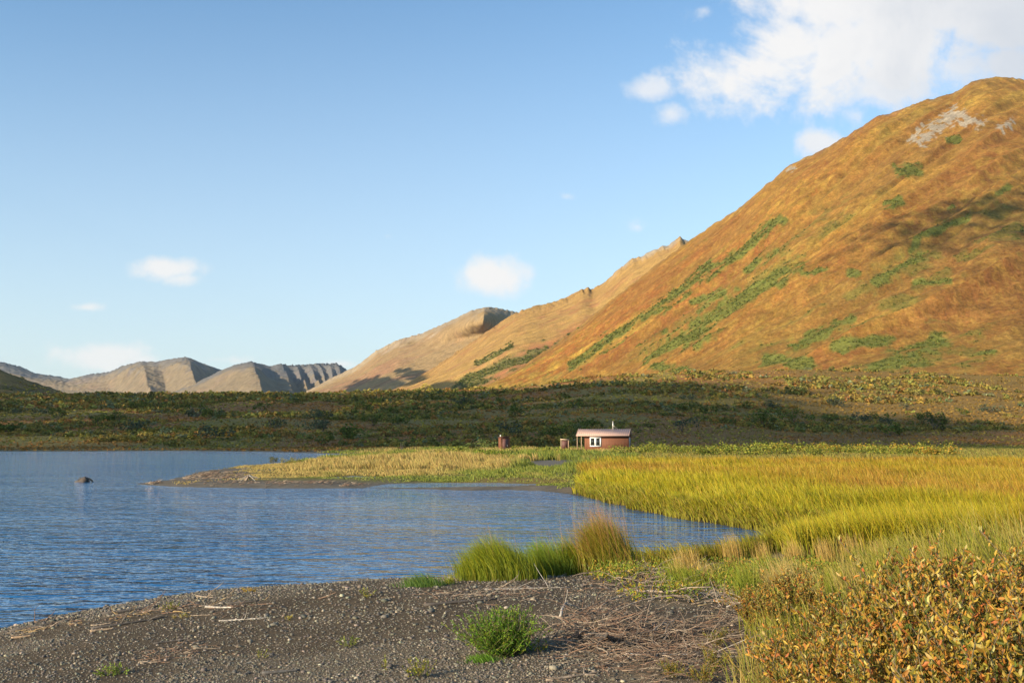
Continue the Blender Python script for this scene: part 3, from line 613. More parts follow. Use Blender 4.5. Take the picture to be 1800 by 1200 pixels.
wood(745, 1066, 10, .85, .022, DARK, 'dark straight stick lying alone on gravel below the green tuft', 0, w=.04)
wood(850, 1036, 3, 1.1, .010, PALE, 'long pale branch lying on the crest of the gravel below the reed clumps', 4, w=.05)
wood(20, 1110, 12, .8, .022, DARK, 'dark log at the waterline in the far left corner of the shore', 1, w=.08)
wood(20, 1124, 8, .22, .022, (.46, .30, .17), 'short pale brown log stub at the left edge of the photo', 0, w=.05)
wood(158, 1112, 22, .26, .022, (.44, .30, .18), 'tan wood chunk beside the long dark log, left shore', 0, w=.05)
wood(160, 1106, 10, .85, .02, DARK, 'long dark forked log on the left shore, pointing to the lake', 3, w=.08)
wood(180, 1082, 20, .7, .03, DARK, 'dark knobbly log close to the waterline, above the forked log', 1, w=.1)
wood(60, 1094, 14, .6, .013, RUST, 'rust brown branch along the left waterline', 3)
wood(250, 1077, 8, .6, .009, TAN, 'slender tan branch among dry debris above the left gravel', 2)
wood(345, 1048, -40, .8, .016, TAN, 'tan branch slanting down from the debris tuft at the waterline', 2)
wood(400, 1062, 12, .4, .022, DARK, 'short black stick right of the debris tuft at the waterline', 0)
wood(270, 1132, 8, .4, .012, DARK, 'dark stick in the middle of the left gravel above the green weed', 1)
wood(460, 1186, 14, .3, .02, (.12, .11, .10), 'charcoal grey log end at the bottom of the gravel', 0, w=.05)
wood(560, 1052, -50, .35, .008, RUST, 'thin reddish twig standing on the gravel crest', 1, up=.3)
wood(60, 1092, 80, .35, .006, RUST, 'upright thin twig at the water edge on the left', 2, up=1.5)
wood(1098, 1003, 120, .45, .011, PALE, 'pale stick poking up left out of the tall reed clump base', 0, up=.9, w=.08)
wood(960, 1197, 28, .5, .014, TAN, 'tan branch coming up from the bottom edge with a forked end', 2, up=.1, w=.1)
wood(985, 1085, 62, .5, .016, PALE, 'pale forked branch rising to the right at the top of the brush pile', 2, up=.6, w=.12)
wood(1030, 1130, -14, .75, .034, DARK, 'blackened thick branch in the hollow of the brush pile', 2, z=.06, w=.16)
wood(1015, 1125, 75, .22, .03, DARK, 'short charred upright stub inside the brush pile', 0, z=.02, up=.7)
wood(1050, 1080, 42, .9, .010, TAN, 'long thin arching twig leaning right over the dark sand', 1, z=.05, up=.35, w=.1)
wood(1045, 1098, 22, 1.2, .011, TAN, 'long curved twig reaching right from the brush pile over bare sand', 1, z=.06, up=.2, w=.13)
wood(1145, 1125, 60, .45, .017, TAN, 'short stout tan branch with broken tip at the right of the brush pile', 1, z=.05, up=.35, w=.1)
wood(1100, 1160, 4, 1.0, .008, PALE, 'long pale twig running right below the brush pile into the shrubs', 2, z=.05, w=.08)
wood(1305, 1030, 60, .16, .02, (.30, .28, .26), 'small grey snapped stump standing on the bare patch', 0, up=1.2)
wood(1120, 1050, -35, 1.0, .014, TAN, 'tan branch sloping down right from the dry brush at the water edge', 3, z=.08)
def tangle(cx, cy, rx, ry, n, L, r, cols, label, hz=.12):
    mb = MB(); P = G(cx, cy); P2 = G(cx, cy-ry); P3 = G(cx+rx, cy); wy = max(.25, abs(P2[1]-P[1])); wx_ = abs(P3[0]-P[0])
    for i in range(n):
        a = RNG.normal(0, .5, 2); x = P[0]+a[0]*wx_; y = P[1]+a[1]*wy; z = float(H(x, y))+RNG.uniform(0, hz)*max(0, 1-np.hypot(*a)*.6)
        t = RNG.uniform(0, np.pi) if RNG.uniform() < .4 else RNG.normal(.2, .5)
        branch(mb, (x, y, z), (math.cos(t), math.sin(t), RNG.uniform(-.1, .35)), L*RNG.uniform(.4, 1.3), r*RNG.uniform(.5, 1.4), cols[RNG.integers(len(cols))], RNG.integers(0, 3), .22, .03)
    o = mb.build('brushwood', M_WOOD, smooth=True); tag(o, label, 'brushwood', kind='stuff')
tangle(1040, 1120, 95, 34, 260, .42, .0045, [TAN, TAN, RUST, RUST, DARK, (.2, .14, .09)], 'tangled dry twigs beside the bright green plant', .22)
tangle(1160, 1125, 130, 34, 200, .42, .0042, [TAN, (.2, .14, .09), RUST], 'dry twigs spread right of the brush pile', .12)
tangle(1130, 1022, 110, 20, 260, .45, .0042, [TAN, TAN, (.25, .17, .1), RUST], 'dry pale brush at the foot of the reed clumps', .16)
tangle(1180, 1170, 170, 34, 330, .32, .0032, [TAN, RUST, (.16, .10, .06)], 'fine brown twigs at the bottom below the brush pile', .12)
tangle(1240, 1050, 120, 16, 60, .4, .005, [TAN, PALE], 'scattered twigs on the bare dark patch', .06)
tangle(230, 1084, 240, 10, 80, .35, .006, [RUST, TAN, (.40, .26, .10)], 'dry reddish debris along the left waterline', .03)
tangle(290, 1150, 70, 16, 60, .25, .004, [RUST, TAN], 'brown litter on the left gravel by the green weed', .02)
tangle(860, 1045, 160, 14, 70, .35, .004, [TAN, RUST], 'fine brown litter across the gravel crest', .02)
tangle(1330, 1090, 110, 30, 160, .35, .0032, [TAN, RUST, (.4, .3, .14)], 'dry stems between the low shrubs right of the brush pile', .2)
# driftwood heap on the spit tip
def spitwood(cx, cy, rx, ry, n, L, r, label):
    mb = MB()
    for i in range(n):
        q = flat(cx+RNG.normal(0, rx*.5), cy+RNG.normal(0, ry*.5)); z = float(H(q[0], q[1]))
        if z < .02: continue
        t = RNG.normal(0, .5); P = wiggle((q[0], q[1], z+r), (math.cos(t), math.sin(t), RNG.uniform(-.05, .3)), L*RNG.uniform(.4, 1.4), 5, .15)
        tube(mb, P, r*RNG.uniform(.5, 1.3)*np.linspace(1, .5, 5), 4, [(.24, .17, .11), RUST, (.12, .09, .065), TAN][RNG.integers(4)])
    tag(mb.build('driftwood_debris', M_WOOD), label, 'driftwood', kind='stuff')
spitwood(370, 840, 55, 8, 420, .5, .02, 'dry brown driftwood litter on the spit tip')
spitwood(262, 851, 18, 1.5, 40, .4, .03, 'dark driftwood at the very end of the spit')
spitwood(540, 853, 220, 2.5, 260, .35, .018, 'bleached sticks along the south edge of the spit')
def sheap(px, py, label):
    q = flat(px, py); p = np.array([q[0], q[1], float(H(*q))]); mb = MB()
    for i in range(9):
        t = i/8*3.14; P = wiggle((0, 0, .55), (math.cos(t), math.sin(t)*.5-.2, -.5+.1*(i % 3)), 1.1, 5, .12); tube(mb, P, .05*np.linspace(1, .4, 5), 5, TAN if i % 2 else PALE)
    P = np.array([(-.3, 0, 0), (-.1, 0, .3), (0, 0, .6)]); tube(mb, P, [.13, .12, .08], 7, TAN)
    o = mb.build('driftwood_root', M_WOOD, smooth=True); o.location = p; o.scale = (.6, .6, .6); tag(o, label, 'driftwood')
sheap(437, 851, 'tan uprooted root stock standing on the spit, near its south shore')
# dark stump in the lake
q = flat(148, 847); mb = MB()
v, f = IV, IF
def lump(c, s, col, sub=12):
    th = np.linspace(0, np.pi, sub); ph = np.linspace(0, 2*np.pi, sub*2, endpoint=False); A, B = np.meshgrid(ph, th)
    D = np.stack([np.sin(B)*np.cos(A), np.sin(B)*np.sin(A), np.cos(B)], -1); rr = 1+.55*(fbm(D[..., 0]*3+c[0]+9, D[..., 1]*3+D[..., 2]*2.3+9, 4, 7)-.5)
    V = D*rr[..., None]*np.array(s)+np.array(c); n = sub*2
    Fq = [[i*n+j, (i+1)*n+j, (i+1)*n+(j+1) % n, i*n+(j+1) % n] for i in range(sub-1) for j in range(n)]
    mb.add(V.reshape(-1, 3), Fq, col)
lump((0, 0, .02), (.24, .22, .22), (.07, .05, .04)); lump((-.24, 0, -.02), (.25, .16, .12), (.10, .08, .065)); lump((.08, .05, .12), (.12, .12, .10), (.03, .03, .03))
for a, l in ((.2, .5), (-.3, .35), (2.6, .5), (3.4, .4), (1.3, .3)):
    P = np.array([(0, 0, .10), (math.cos(a)*l*.5, math.sin(a)*l*.3, .15), (math.cos(a)*l*.8, math.sin(a)*l*.5, .04), (math.cos(a)*l, math.sin(a)*l*.6, -.12)]); tube(mb, P, [.07, .05, .04, .03], 6, (.05, .04, .035))
o = mb.build('tree_stump', M_WOOD, smooth=True); o.location = (q[0], q[1], 0); o.scale = (1.15, 1.15, 1.3); tag(o, 'dark brown stump sticking out of the blue water at left', 'stump')

# ------------------------------------------------------------------ waterside clumps and single plants
def clump(px, py, wd, ht, n, cols0, cols1, label, lean=np.pi*.95, bend=(.5, 1.9), name='grass_clump', cat='grass clump', bw=.007, plume=0, off=.0, group=None, dome=True, spread=.5):
    p = G(px, py) if py > 700 else None; p = p+np.array([0, off, 0]); p[2] = float(H(p[0], p[1])); mb = MB()
    P = RNG.normal(0, spread, (n, 3))*np.array([wd*.45, wd*.35, 0]); rr = np.minimum(np.hypot(P[:, 0]/(wd*.5), P[:, 1]/(wd*.4)), 1.6)
    P[:, 2] = H(P[:, 0]+p[0], P[:, 1]+p[1])-p[2]-.02
    h = ht*RNG.uniform(.6, 1.15, n)*(1-.3*rr if dome else 1)
    blades(mb, P, h*1.15, bw*RNG.uniform(.7, 1.3, n), lean+RNG.normal(0, .6, n), RNG.uniform(*bend, n), pick(cols0, n), pick(cols1, n), 6)
    o = mb.build(name, M_FOL); o.location = p; tag(o, label, cat, group)
    if plume:
        m2 = MB(); P = RNG.normal(0, .4, (plume, 3))*np.array([wd*.4, wd*.3, 0]); hh = ht*RNG.uniform(1.0, 1.4, plume)
        blades(m2, P, hh, .005, lean+RNG.normal(0, .3, plume), RNG.uniform(.15, .55, plume), jit((.30, .20, .07), plume), jit((.5, .24, .12), plume), 5)
        s = m2.build('seed_heads', M_FOL, o)
    return o
GR0 = [(.11, .15, .008), (.15, .18, .01), (.20, .18, .012)]; GR1 = [(.26, .30, .012), (.38, .36, .015), (.16, .21, .012)]
clump(878, 1018, 1.0, .62, 3600, GR0, GR1, 'low domed bright green reed clump, leftmost at the water edge', plume=25)
clump(830, 1016, .5, .32, 700, GR0, GR1, 'small green tuft on the left flank of the domed clump')
clump(965, 1012, .75, .58, 1800, GR0, [(.20, .30, .03), (.30, .36, .03)], 'middle green reed clump between the low dome and the tallest clump', plume=20)
clump(1010, 1010, .6, .62, 1200, GR0, GR1, 'grey-green reed clump just left of the tallest clump', plume=30)
clump(1072, 1008, 1.05, .86, 3400, [(.13, .16, .015), (.22, .18, .02), (.10, .15, .012)], [(.38, .28, .02), (.42, .19, .05), (.24, .24, .015)], 'tallest reed clump with orange plumes leaning left over the inlet', plume=200, bend=(.5, 1.7), spread=.38)
clump(1035, 1008, .5, .32, 700, [(.28, .24, .02)], [(.52, .36, .03), (.46, .25, .04)], 'short yellow-orange tuft at the foot of the tallest clump')
clump(745, 1030, .62, .22, 420, [(.07, .13, .02)], [(.12, .22, .05), (.18, .25, .04)], 'dark green drooping grass tuft on the gravel crest', bend=(.8, 2.0), lean=np.pi, bw=.009)
clump(790, 1026, .2, .16, 90, GR0, [(.34, .32, .03)], 'tiny yellow-green tuft between the drooping tuft and the reeds')
# feathery bright plant
def feathery():
    p = G(885, 1150); root = empty('feathery_plant', p); tag(root, 'bright green feathery bush by the brush pile on the gravel', 'bush')
    fm, smb = MB(), MB()
    for i in range(230):
        a = RNG.uniform(0, 2*np.pi); ln = RNG.uniform(.25, .42); tl = RNG.uniform(.05, 1.15); P = wiggle((RNG.normal(0, .09), RNG.normal(0, .08), 0), (math.cos(a)*math.sin(tl)-.12, math.sin(a)*math.sin(tl), math.cos(tl)), ln, 7, .12, -.0)
        P[:, 2] = np.maximum(P[:, 2], .01); tube(smb, P, .0025, 4, (.16, .15, .05))
        k = 26; t = RNG.uniform(.1, 1, k)*6; i0 = np.minimum(t.astype(int), 5); Q = P[i0]+(P[i0+1]-P[i0])*(t-i0)[:, None]
        D = unit(P[i0+1]-P[i0])+RNG.normal(0, .6, (k, 3)); leaves(fm, Q, D, RNG.uniform(.02, .042, k), .006, pick([(.12, .25, .015), (.22, .34, .02), (.08, .17, .015), (.30, .32, .03)], k, [.4, .3, .2, .1]))
    smb.build('stems', M_FOL, root); fm.build('foliage', M_FOL, root); return root
feathery()
clump(850, 1162, .30, .10, 250, [(.08, .15, .015)], [(.16, .30, .02)], 'low green grassy fringe at the left foot of the feathery bush', bend=(1, 2))
def leafplant(px, py, w, h, nst, nl, ll, lw, pal, label, name='small_weed', cat='weed', group=None, stemc=(.15, .11, .05), pp=None, upw=.5, sc_=1.0, loc=None, tl=.9):
    p = G(px, py) if loc is None else loc; root = empty(name, p); tag(root, label, cat, group); fm, smb = MB(), MB()
    for i in range(nst):
        a = RNG.uniform(0, 2*np.pi); t = RNG.uniform(0, tl); r0 = RNG.uniform(0, w*.3); L = h*RNG.uniform(.6, 1.1)
        P = wiggle((math.cos(a)*r0, math.sin(a)*r0, 0), (math.cos(a)*math.sin(t)*w/h, math.sin(a)*math.sin(t)*w/h, math.cos(t)+.25), L, 7, .14)
        P[:, 2] = np.maximum(P[:, 2], .01); tube(smb, P, np.linspace(.006, .002, 7)*max(.6, h), 4, stemc)
        for b in range(2 if h > .4 else 0):
            j = RNG.integers(2, 6); Q = wiggle(P[j], unit(P[j]-P[j-1])+RNG.normal(0, .6, 3), L*.35, 4, .15); tube(smb, Q, .0025, 4, stemc)
            k = nl//3; tt = RNG.uniform(0, 2.99, k); i0 = tt.astype(int); S = Q[i0]+(Q[i0+1]-Q[i0])*(tt-i0)[:, None]
            leaves(fm, S, unit(Q[i0+1]-Q[i0])*upw+RNG.normal(0, .5, (k, 3))+np.array([0, 0, .35]), ll*RNG.uniform(.6, 1.2, k), lw*RNG.uniform(.7, 1.2, k), pick(pal, k, pp, .3))
        k = nl; tt = RNG.uniform(1.2 if h > .4 else .3, 5.99, k); i0 = tt.astype(int); S = P[i0]+(P[i0+1]-P[i0])*(tt-i0)[:, None]
        leaves(fm, S, unit(P[i0+1]-P[i0])*upw+RNG.normal(0, .5, (k, 3))+np.array([0, 0, .35]), ll*RNG.uniform(.6, 1.2, k), lw*RNG.uniform(.7, 1.2, k), pick(pal, k, pp, .3))
    smb.build('stems', M_WOOD, root); fm.build('foliage', M_FOL, root); return root
YG = [(.30, .30, .03), (.20, .24, .03), (.38, .33, .04)]
leafplant(735, 1190, .26, .18, 14, 14, .026, .008, YG, 'largest yellow-green weed on the bottom middle gravel')
leafplant(680, 1178, .08, .12, 4, 10, .024, .007, YG, 'small thin weed left of the largest yellow-green weed')
leafplant(612, 1136, .22, .10, 12, 12, .022, .007, [(.28, .30, .03), (.16, .22, .03)], 'flat green-yellow weed near the middle of the gravel')
leafplant(195, 1186, .34, .10, 22, 12, .024, .008, [(.18, .26, .03), (.28, .34, .04)], 'bright green weed mat at the bottom left')
leafplant(462, 1158, .12, .10, 6, 10, .02, .006, YG, 'tiny two-leaved weed above the dark log end')
leafplant(505, 1090, .10, .08, 6, 8, .02, .007, [(.42, .32, .03)], 'tiny yellow weed right of the bleached branch')
leafplant(643, 1050, .22, .16, 10, 12, .025, .008, YG, 'yellow weed on the gravel crest left of the drooping tuft')
leafplant(300, 1072, .30, .12, 14, 10, .024, .007, YG, 'green-yellow weed in the debris on the left shore')
leafplant(320, 1086, .22, .08, 10, 8, .022, .006, [(.40, .33, .05)], 'pale yellow weed patch just below the green-yellow weed')
leafplant(438, 1040, .25, .08, 14, 10, .03, .008, [(.50, .32, .05)], 'golden straw tuft at the waterline on the left shore')
leafplant(1055, 1108, .16, .12, 8, 9, .024, .009, YG, 'yellow-green sprig growing inside the brush pile')
leafplant(945, 1145, .22, .12, 9, 9, .028, .009, [(.42, .33, .03), (.18, .26, .03)], 'yellow sprig at the right foot of the feathery bush')

# ------------------------------------------------------------------ right foreground shrubs
ORG = [(.46, .21, .035), (.44, .28, .04), (.30, .22, .03), (.15, .14, .02), (.48, .16, .045), (.50, .38, .12), (.10, .12, .02)]
OP = [.24, .22, .16, .14, .07, .09, .08]
YEL = [(.34, .26, .03), (.22, .21, .025), (.14, .17, .02), (.46, .25, .04), (.40, .17, .04)]
GRN = [(.14, .20, .02), (.20, .25, .025), (.30, .28, .03), (.42, .26, .04)]
protoA = leafplant(0, 0, .62, .80, 46, 62, .045, .017, ORG, 'x', 'leafy_shrub', 'shrub', 'autumn shrubs in the right foreground', pp=OP, loc=(0, 0, 0), tl=.8)
protoB = leafplant(0, 0, .55, .70, 44, 56, .042, .016, ORG, 'x', 'leafy_shrub', 'shrub', 'autumn shrubs in the right foreground', pp=OP, loc=(0, 0, 0), tl=.9)
protoC = leafplant(0, 0, .45, .5, 26, 26, .038, .012, GRN+YEL, 'x', 'leafy_shrub', 'shrub', 'autumn shrubs in the right foreground', loc=(0, 0, 0), tl=.9)
protos = {'A': protoA, 'B': protoB, 'C': protoC}; used = set()
SH = []
for (X, Y, k) in [(1.55, 4.1, 'C'), (2.0, 4.3, 'B'), (2.45, 4.6, 'A'), (2.85, 5.0, 'A'), (1.95, 5.0, 'B'), (2.4, 5.3, 'A'), (2.9, 5.7, 'B'), (3.35, 5.6, 'A'), (2.05, 5.9, 'C'), (2.5, 6.2, 'A'), (3.05, 6.4, 'B'), (3.6, 6.4, 'A'),
                  (2.35, 7.0, 'B'), (2.9, 7.2, 'A'), (3.5, 7.3, 'B'), (4.1, 7.2, 'A'), (1.45, 5.2, 'C'), (1.25, 6.0, 'C'), (1.6, 6.6, 'C'), (1.0, 5.6, 'C'), (2.0, 7.9, 'C'), (2.75, 8.2, 'C'), (3.6, 8.3, 'B'), (4.4, 8.3, 'A'), (4.7, 7.4, 'B'), (3.9, 5.9, 'B'), (3.3, 4.7, 'B'), (1.35, 7.2, 'C'), (.75, 6.6, 'C'), (4.9, 9.2, 'B'), (4.1, 9.2, 'C'), (2.7, 9.4, 'B'), (3.4, 9.8, 'C'), (1.75, 5.6, 'B'), (1.9, 6.7, 'B'), (1.25, 4.7, 'C'), (.95, 4.9, 'C'), (2.2, 9.0, 'B'), (1.15, 5.3, 'C'), (1.35, 5.7, 'C'), (1.5, 6.0, 'C'), (1.1, 6.4, 'C'), (1.5, 7.6, 'C'), (1.7, 8.4, 'C'), (1.15, 7.4, 'C'), (1.3, 4.4, 'C'), (.85, 5.2, 'C'), (1.7, 4.6, 'C'), (5.2, 8.4, 'A'), (4.6, 6.6, 'A')]:
    SH.append((X, Y, k))
for (X, Y, k) in SH:
    pr = protos[k]
    if k in used: o = copy_tree(pr)
    else: o = pr; used.add(k)
    o.location = (X, Y, float(H(X, Y))); o.rotation_euler = (0, 0, RNG.uniform(0, 6.28)); s = RNG.uniform(.9, 1.18)*(.9 if k == 'C' else 1.0)
    s *= float(np.interp(X/Y*1742+900, [1200, 1330, 1430, 1560, 1750], [.36, .5, .72, .86, .98]))
    o.scale = (s, s, s)
    o['label'] = {'A': 'dense orange-leaved shrub in the mass at the lower right corner', 'B': 'mixed green and orange shrub within the lower right mass', 'C': 'low yellow-green shrub fringing the orange shrub mass'}[k]
    o['group'] = {'A': 'orange shrubs at the lower right', 'B': 'mixed shrubs at the lower right', 'C': 'low shrubs fringing the orange mass'}[k]
# straw tufts by the inlet
sg = [(1215, 1000, .5, .55), (1290, 985, .45, .75), (1345, 990, .4, .6), (1400, 985, .5, .6), (1455, 985, .5, .65), (1500, 985, .5, .7), (1550, 990, .4, .6), (1195, 1015, .3, .4)]
for i, (px, py, wd, ht) in enumerate(sg):
    clump(px, py+12, wd, ht*.62, 260, [(.24, .20, .04), (.34, .24, .06)], [(.58, .37, .10), (.62, .43, .15), (.50, .28, .07)], 'straw-coloured grass tuft leaning left beside the end of the inlet', name='straw_tuft', cat='grass tuft', bend=(.15, .6), bw=.006, group='straw tufts beside the inlet', dome=False, spread=.4)
for i in range(26):
    px = RNG.uniform(1190, 1560); py = RNG.uniform(1006, 1075) if px > 1290 else RNG.uniform(1004, 1040)
    gold = i % 2
    clump(px, py, RNG.uniform(.25, .5), RNG.uniform(.26, .46)*(.8 if px < 1290 else 1), 150, [(.22, .20, .03), (.30, .22, .05)] if gold else [(.14, .17, .02)], [(.54, .36, .10), (.56, .42, .16)] if gold else [(.32, .31, .03), (.24, .27, .02)],
          'golden grass tuft in the mixed growth between the brush pile and the inlet' if gold else 'yellow-green grass tuft in the mixed growth between the brush pile and the inlet', name='grass_tuft', cat='grass tuft', bend=(.3, 1.4), bw=.007,
          group='golden tufts near the inlet' if gold else 'yellow-green tufts near the inlet', dome=False, spread=.45)
# mixed green-yellow herbs filling the near right ground
X = RNG.uniform(.9, 12, 105000); Y = RNG.uniform(2.5, 19, len(X)); px = X/Y*1742+900; sd = sdist(X, Y, LAKE); cl = fbm(X*1.1, Y*1.1, 3, 121)
k = (sd > .25) & (px > np.interp(Y, [5.5, 8, 10, 14, 22], [1240, 1290, 1310, 1170, 1330])+160*(cl-.5)) & ((px < 2000) | (X > 3.0)) & (RNG.uniform(0, 1, len(X)) < .12+1.5*sm(.38, .6, cl)); X, Y, cl, px = X[k], Y[k], cl[k], px[k]; n = len(X)
m = fbm(X*.5, Y*.5, 3, 123); hh = (.10+.50*sm(.35, .7, m))*(.5+cl)*RNG.uniform(.5, 1.2, n)*np.interp(px, [1200, 1400, 1700], [.42, .65, 1.25])*np.where(Y < 5.5, .7, 1)*np.interp(Y+np.clip((px-1450)/60, -3, 4)*-1, [9, 14, 18.5], [1, .95, .6])
grass('near_meadow_grass', X, Y, hh, np.clip(.0012*Y, .006, .02)*RNG.uniform(.7, 1.2, n), pick([(.13, .16, .02), (.18, .17, .03), (.26, .19, .06)], n), lerpc(pick([(.32, .28, .02), (.22, .23, .02), (.44, .34, .08)], n), pick([(.42, .26, .05), (.50, .36, .10), (.26, .26, .03)], n), sm(.4, .6, fbm(X*.8+9, Y*.8, 3, 127))), np.pi+RNG.normal(0, 1.2, n), RNG.uniform(.2, 1.6, n), 5, 'mixed green and straw grass around the foreground shrubs')
print('near grass', n)
# shorter herb leaves among brush near the inlet
X = RNG.uniform(1.2, 4.5, 3200); Y = RNG.uniform(10.5, 15.5, len(X)); cl = fbm(X*1.3+4, Y*1.3, 3, 131); k = (cl > .56) & (sdist(X, Y, LAKE) > .4); X, Y = X[k], Y[k]; n = len(X)
mb = MB(); P = np.stack([X, Y, H(X, Y)+RNG.uniform(0, .18, n)], -1); P = np.repeat(P, 5, 0)+RNG.normal(0, .05, (n*5, 3))*np.array([1, 1, .5]); P[:, 2] = np.maximum(P[:, 2], H(P[:, 0], P[:, 1]))
leaves(mb, P, RNG.normal(0, .6, (len(P), 3))+np.array([0, 0, .6]), .05, .016, pick(GRN, len(P))); tag(mb.build('herb_cover', M_FOL), 'low leafy green and yellow herbs among the brush by the inlet', 'herbs', kind='stuff')

# ------------------------------------------------------------------ bushes seen at middle distance
def bush(px, Y, w, h, pal, label, n=600, name='bush', cat='bush', group=None, fl=.075):
    X = float(ray(px, 780)[0])*Y; z = float(H(X, Y)); root = empty(name, (X, Y, z)); tag(root, label, cat, group); fm, smb = MB(), MB()
    for i in range(5):
        a = RNG.uniform(0, 6.28); P = wiggle((0, 0, -.1), (math.cos(a)*.5*w/h, math.sin(a)*.5*w/h, 1), h*.8, 5, .15); tube(smb, P, np.linspace(.05, .015, 5)*h*.5, 5, (.12, .09, .06))
    nb = 9; c = RNG.normal(0, .34, (nb, 3))*np.array([w, w*.6, 0]); c[:, 2] = h*RNG.uniform(.3, .8, nb); rr = RNG.uniform(.16, .32, nb)*w
    i = RNG.integers(0, nb, n); d = unit(RNG.normal(size=(n, 3)))*RNG.uniform(.4, 1, (n, 1)); P = c[i]+d*rr[i][:, None]*np.array([1, 1, .8]); P[:, 2] = np.clip(P[:, 2], .03, None)
    flakes(fm, P, fl*w*RNG.uniform(.6, 1.2, n), pick(pal, n, None, .3))
    smb.build('stems', M_WOOD, root); fm.build('foliage', M_FAR, root); return root
DG = [(.08, .10, .024), (.11, .13, .03)]; BG = [(.14, .17, .03), (.22, .22, .03), (.11, .13, .03), (.27, .24, .04)]; YO = [(.30, .22, .03), (.34, .19, .03), (.20, .18, .03)]
bush(850, 142, 2.6, 1.9, [(.13, .16, .05), (.18, .20, .05)], 'grey-green bush just left of the outhouse')
bush(905, 138, 1.6, 1.0, BG, 'low green bush at the right foot of the outhouse')
bush(480, 92, .9, .8, [(.10, .10, .03), (.16, .14, .03)], 'dark round bush near the spit tip, leftmost on the spit')
bush(508, 90, 1.2, .6, [(.22, .20, .04), (.28, .22, .05)], 'low olive bush right of the dark round bush on the spit')
bush(706, 150, .9, 2.0, [(.20, .24, .04)], 'slender pale sapling standing alone behind the spit', 60, 'sapling', 'sapling')
bush(665, 130, 1.6, .9, BG, 'small green bush left of the middle of the spit grass')
bush(860, 92, 2.2, 1.0, [(.10, .15, .02), (.22, .24, .03)], 'dark green bush on the spit in front of the outhouse')
bush(885, 82, 1.0, .6, [(.34, .28, .03), (.20, .24, .03)], 'yellow-green bush at the left edge of the gravel patch')
bush(800, 104, 2.6, .9, BG, 'low wide green bush left of the dark bush on the spit')
bush(965, 112, 2.4, .9, BG, 'green bush between the outhouse and the wooden frame')
bush(1010, 112, 2.2, .9, BG, 'green bush in front of the cabin porch')
bush(1045, 104, 1.9, .8, [(.20, .22, .06), (.26, .26, .05)], 'pale green bush below the cabin window')
bush(745, 600, 9, 6, [(.40, .32, .05)], 'lone yellow bush on the skyline of the hillside', 200)
bush(1645, 290, 7, 6, [(.085, .10, .03), (.11, .12, .035)], 'large dark green bush on the plain at right, below the mountain', 700, fl=.08)
bush(565, 210, 5, 2.6, DG, 'dark green bush at the far shore behind the spit', 400)
bush(1345, 270, 8, 5, DG, 'dark bush on the shaded slope right of the cabin', 500)
for i in range(34):
    px = 1110+i*16+RNG.uniform(-6, 6); Y = RNG.uniform(105, 140) if i < 20 else RNG.uniform(100, 150)
    pal = BG if i < 14 else (YO if i % 2 else BG)
    bush(px, Y, RNG.uniform(2.4, 4.2), RNG.uniform(.8, 1.35)*(1.2 if 24 > i > 12 else 1), pal, {0: 'bright green bush in the hedge-like row right of the cabin', 1: 'golden yellow bush in the row behind the right bank grass'}[int(pal is YO)], 800, group={0: 'green bushes right of the cabin', 1: 'golden bushes behind the bank grass'}[int(pal is YO)], fl=.055)
for i in range(60):
    px = RNG.uniform(0, 1750); Y = RNG.uniform(225, 420); 
    o = bush(px, Y, RNG.uniform(4, 7), RNG.uniform(2.4, 4), DG if i % 3 else [(.07, .085, .05), (.09, .10, .06)], {0: 'taller grey-green bush rising above the hillside shrubs', 1: 'taller dark green bush rising above the hillside shrubs'}[int(i % 3 > 0)], 260, group={0: 'grey-green bushes on the hillside', 1: 'dark bushes on the hillside'}[int(i % 3 > 0)], fl=.10)

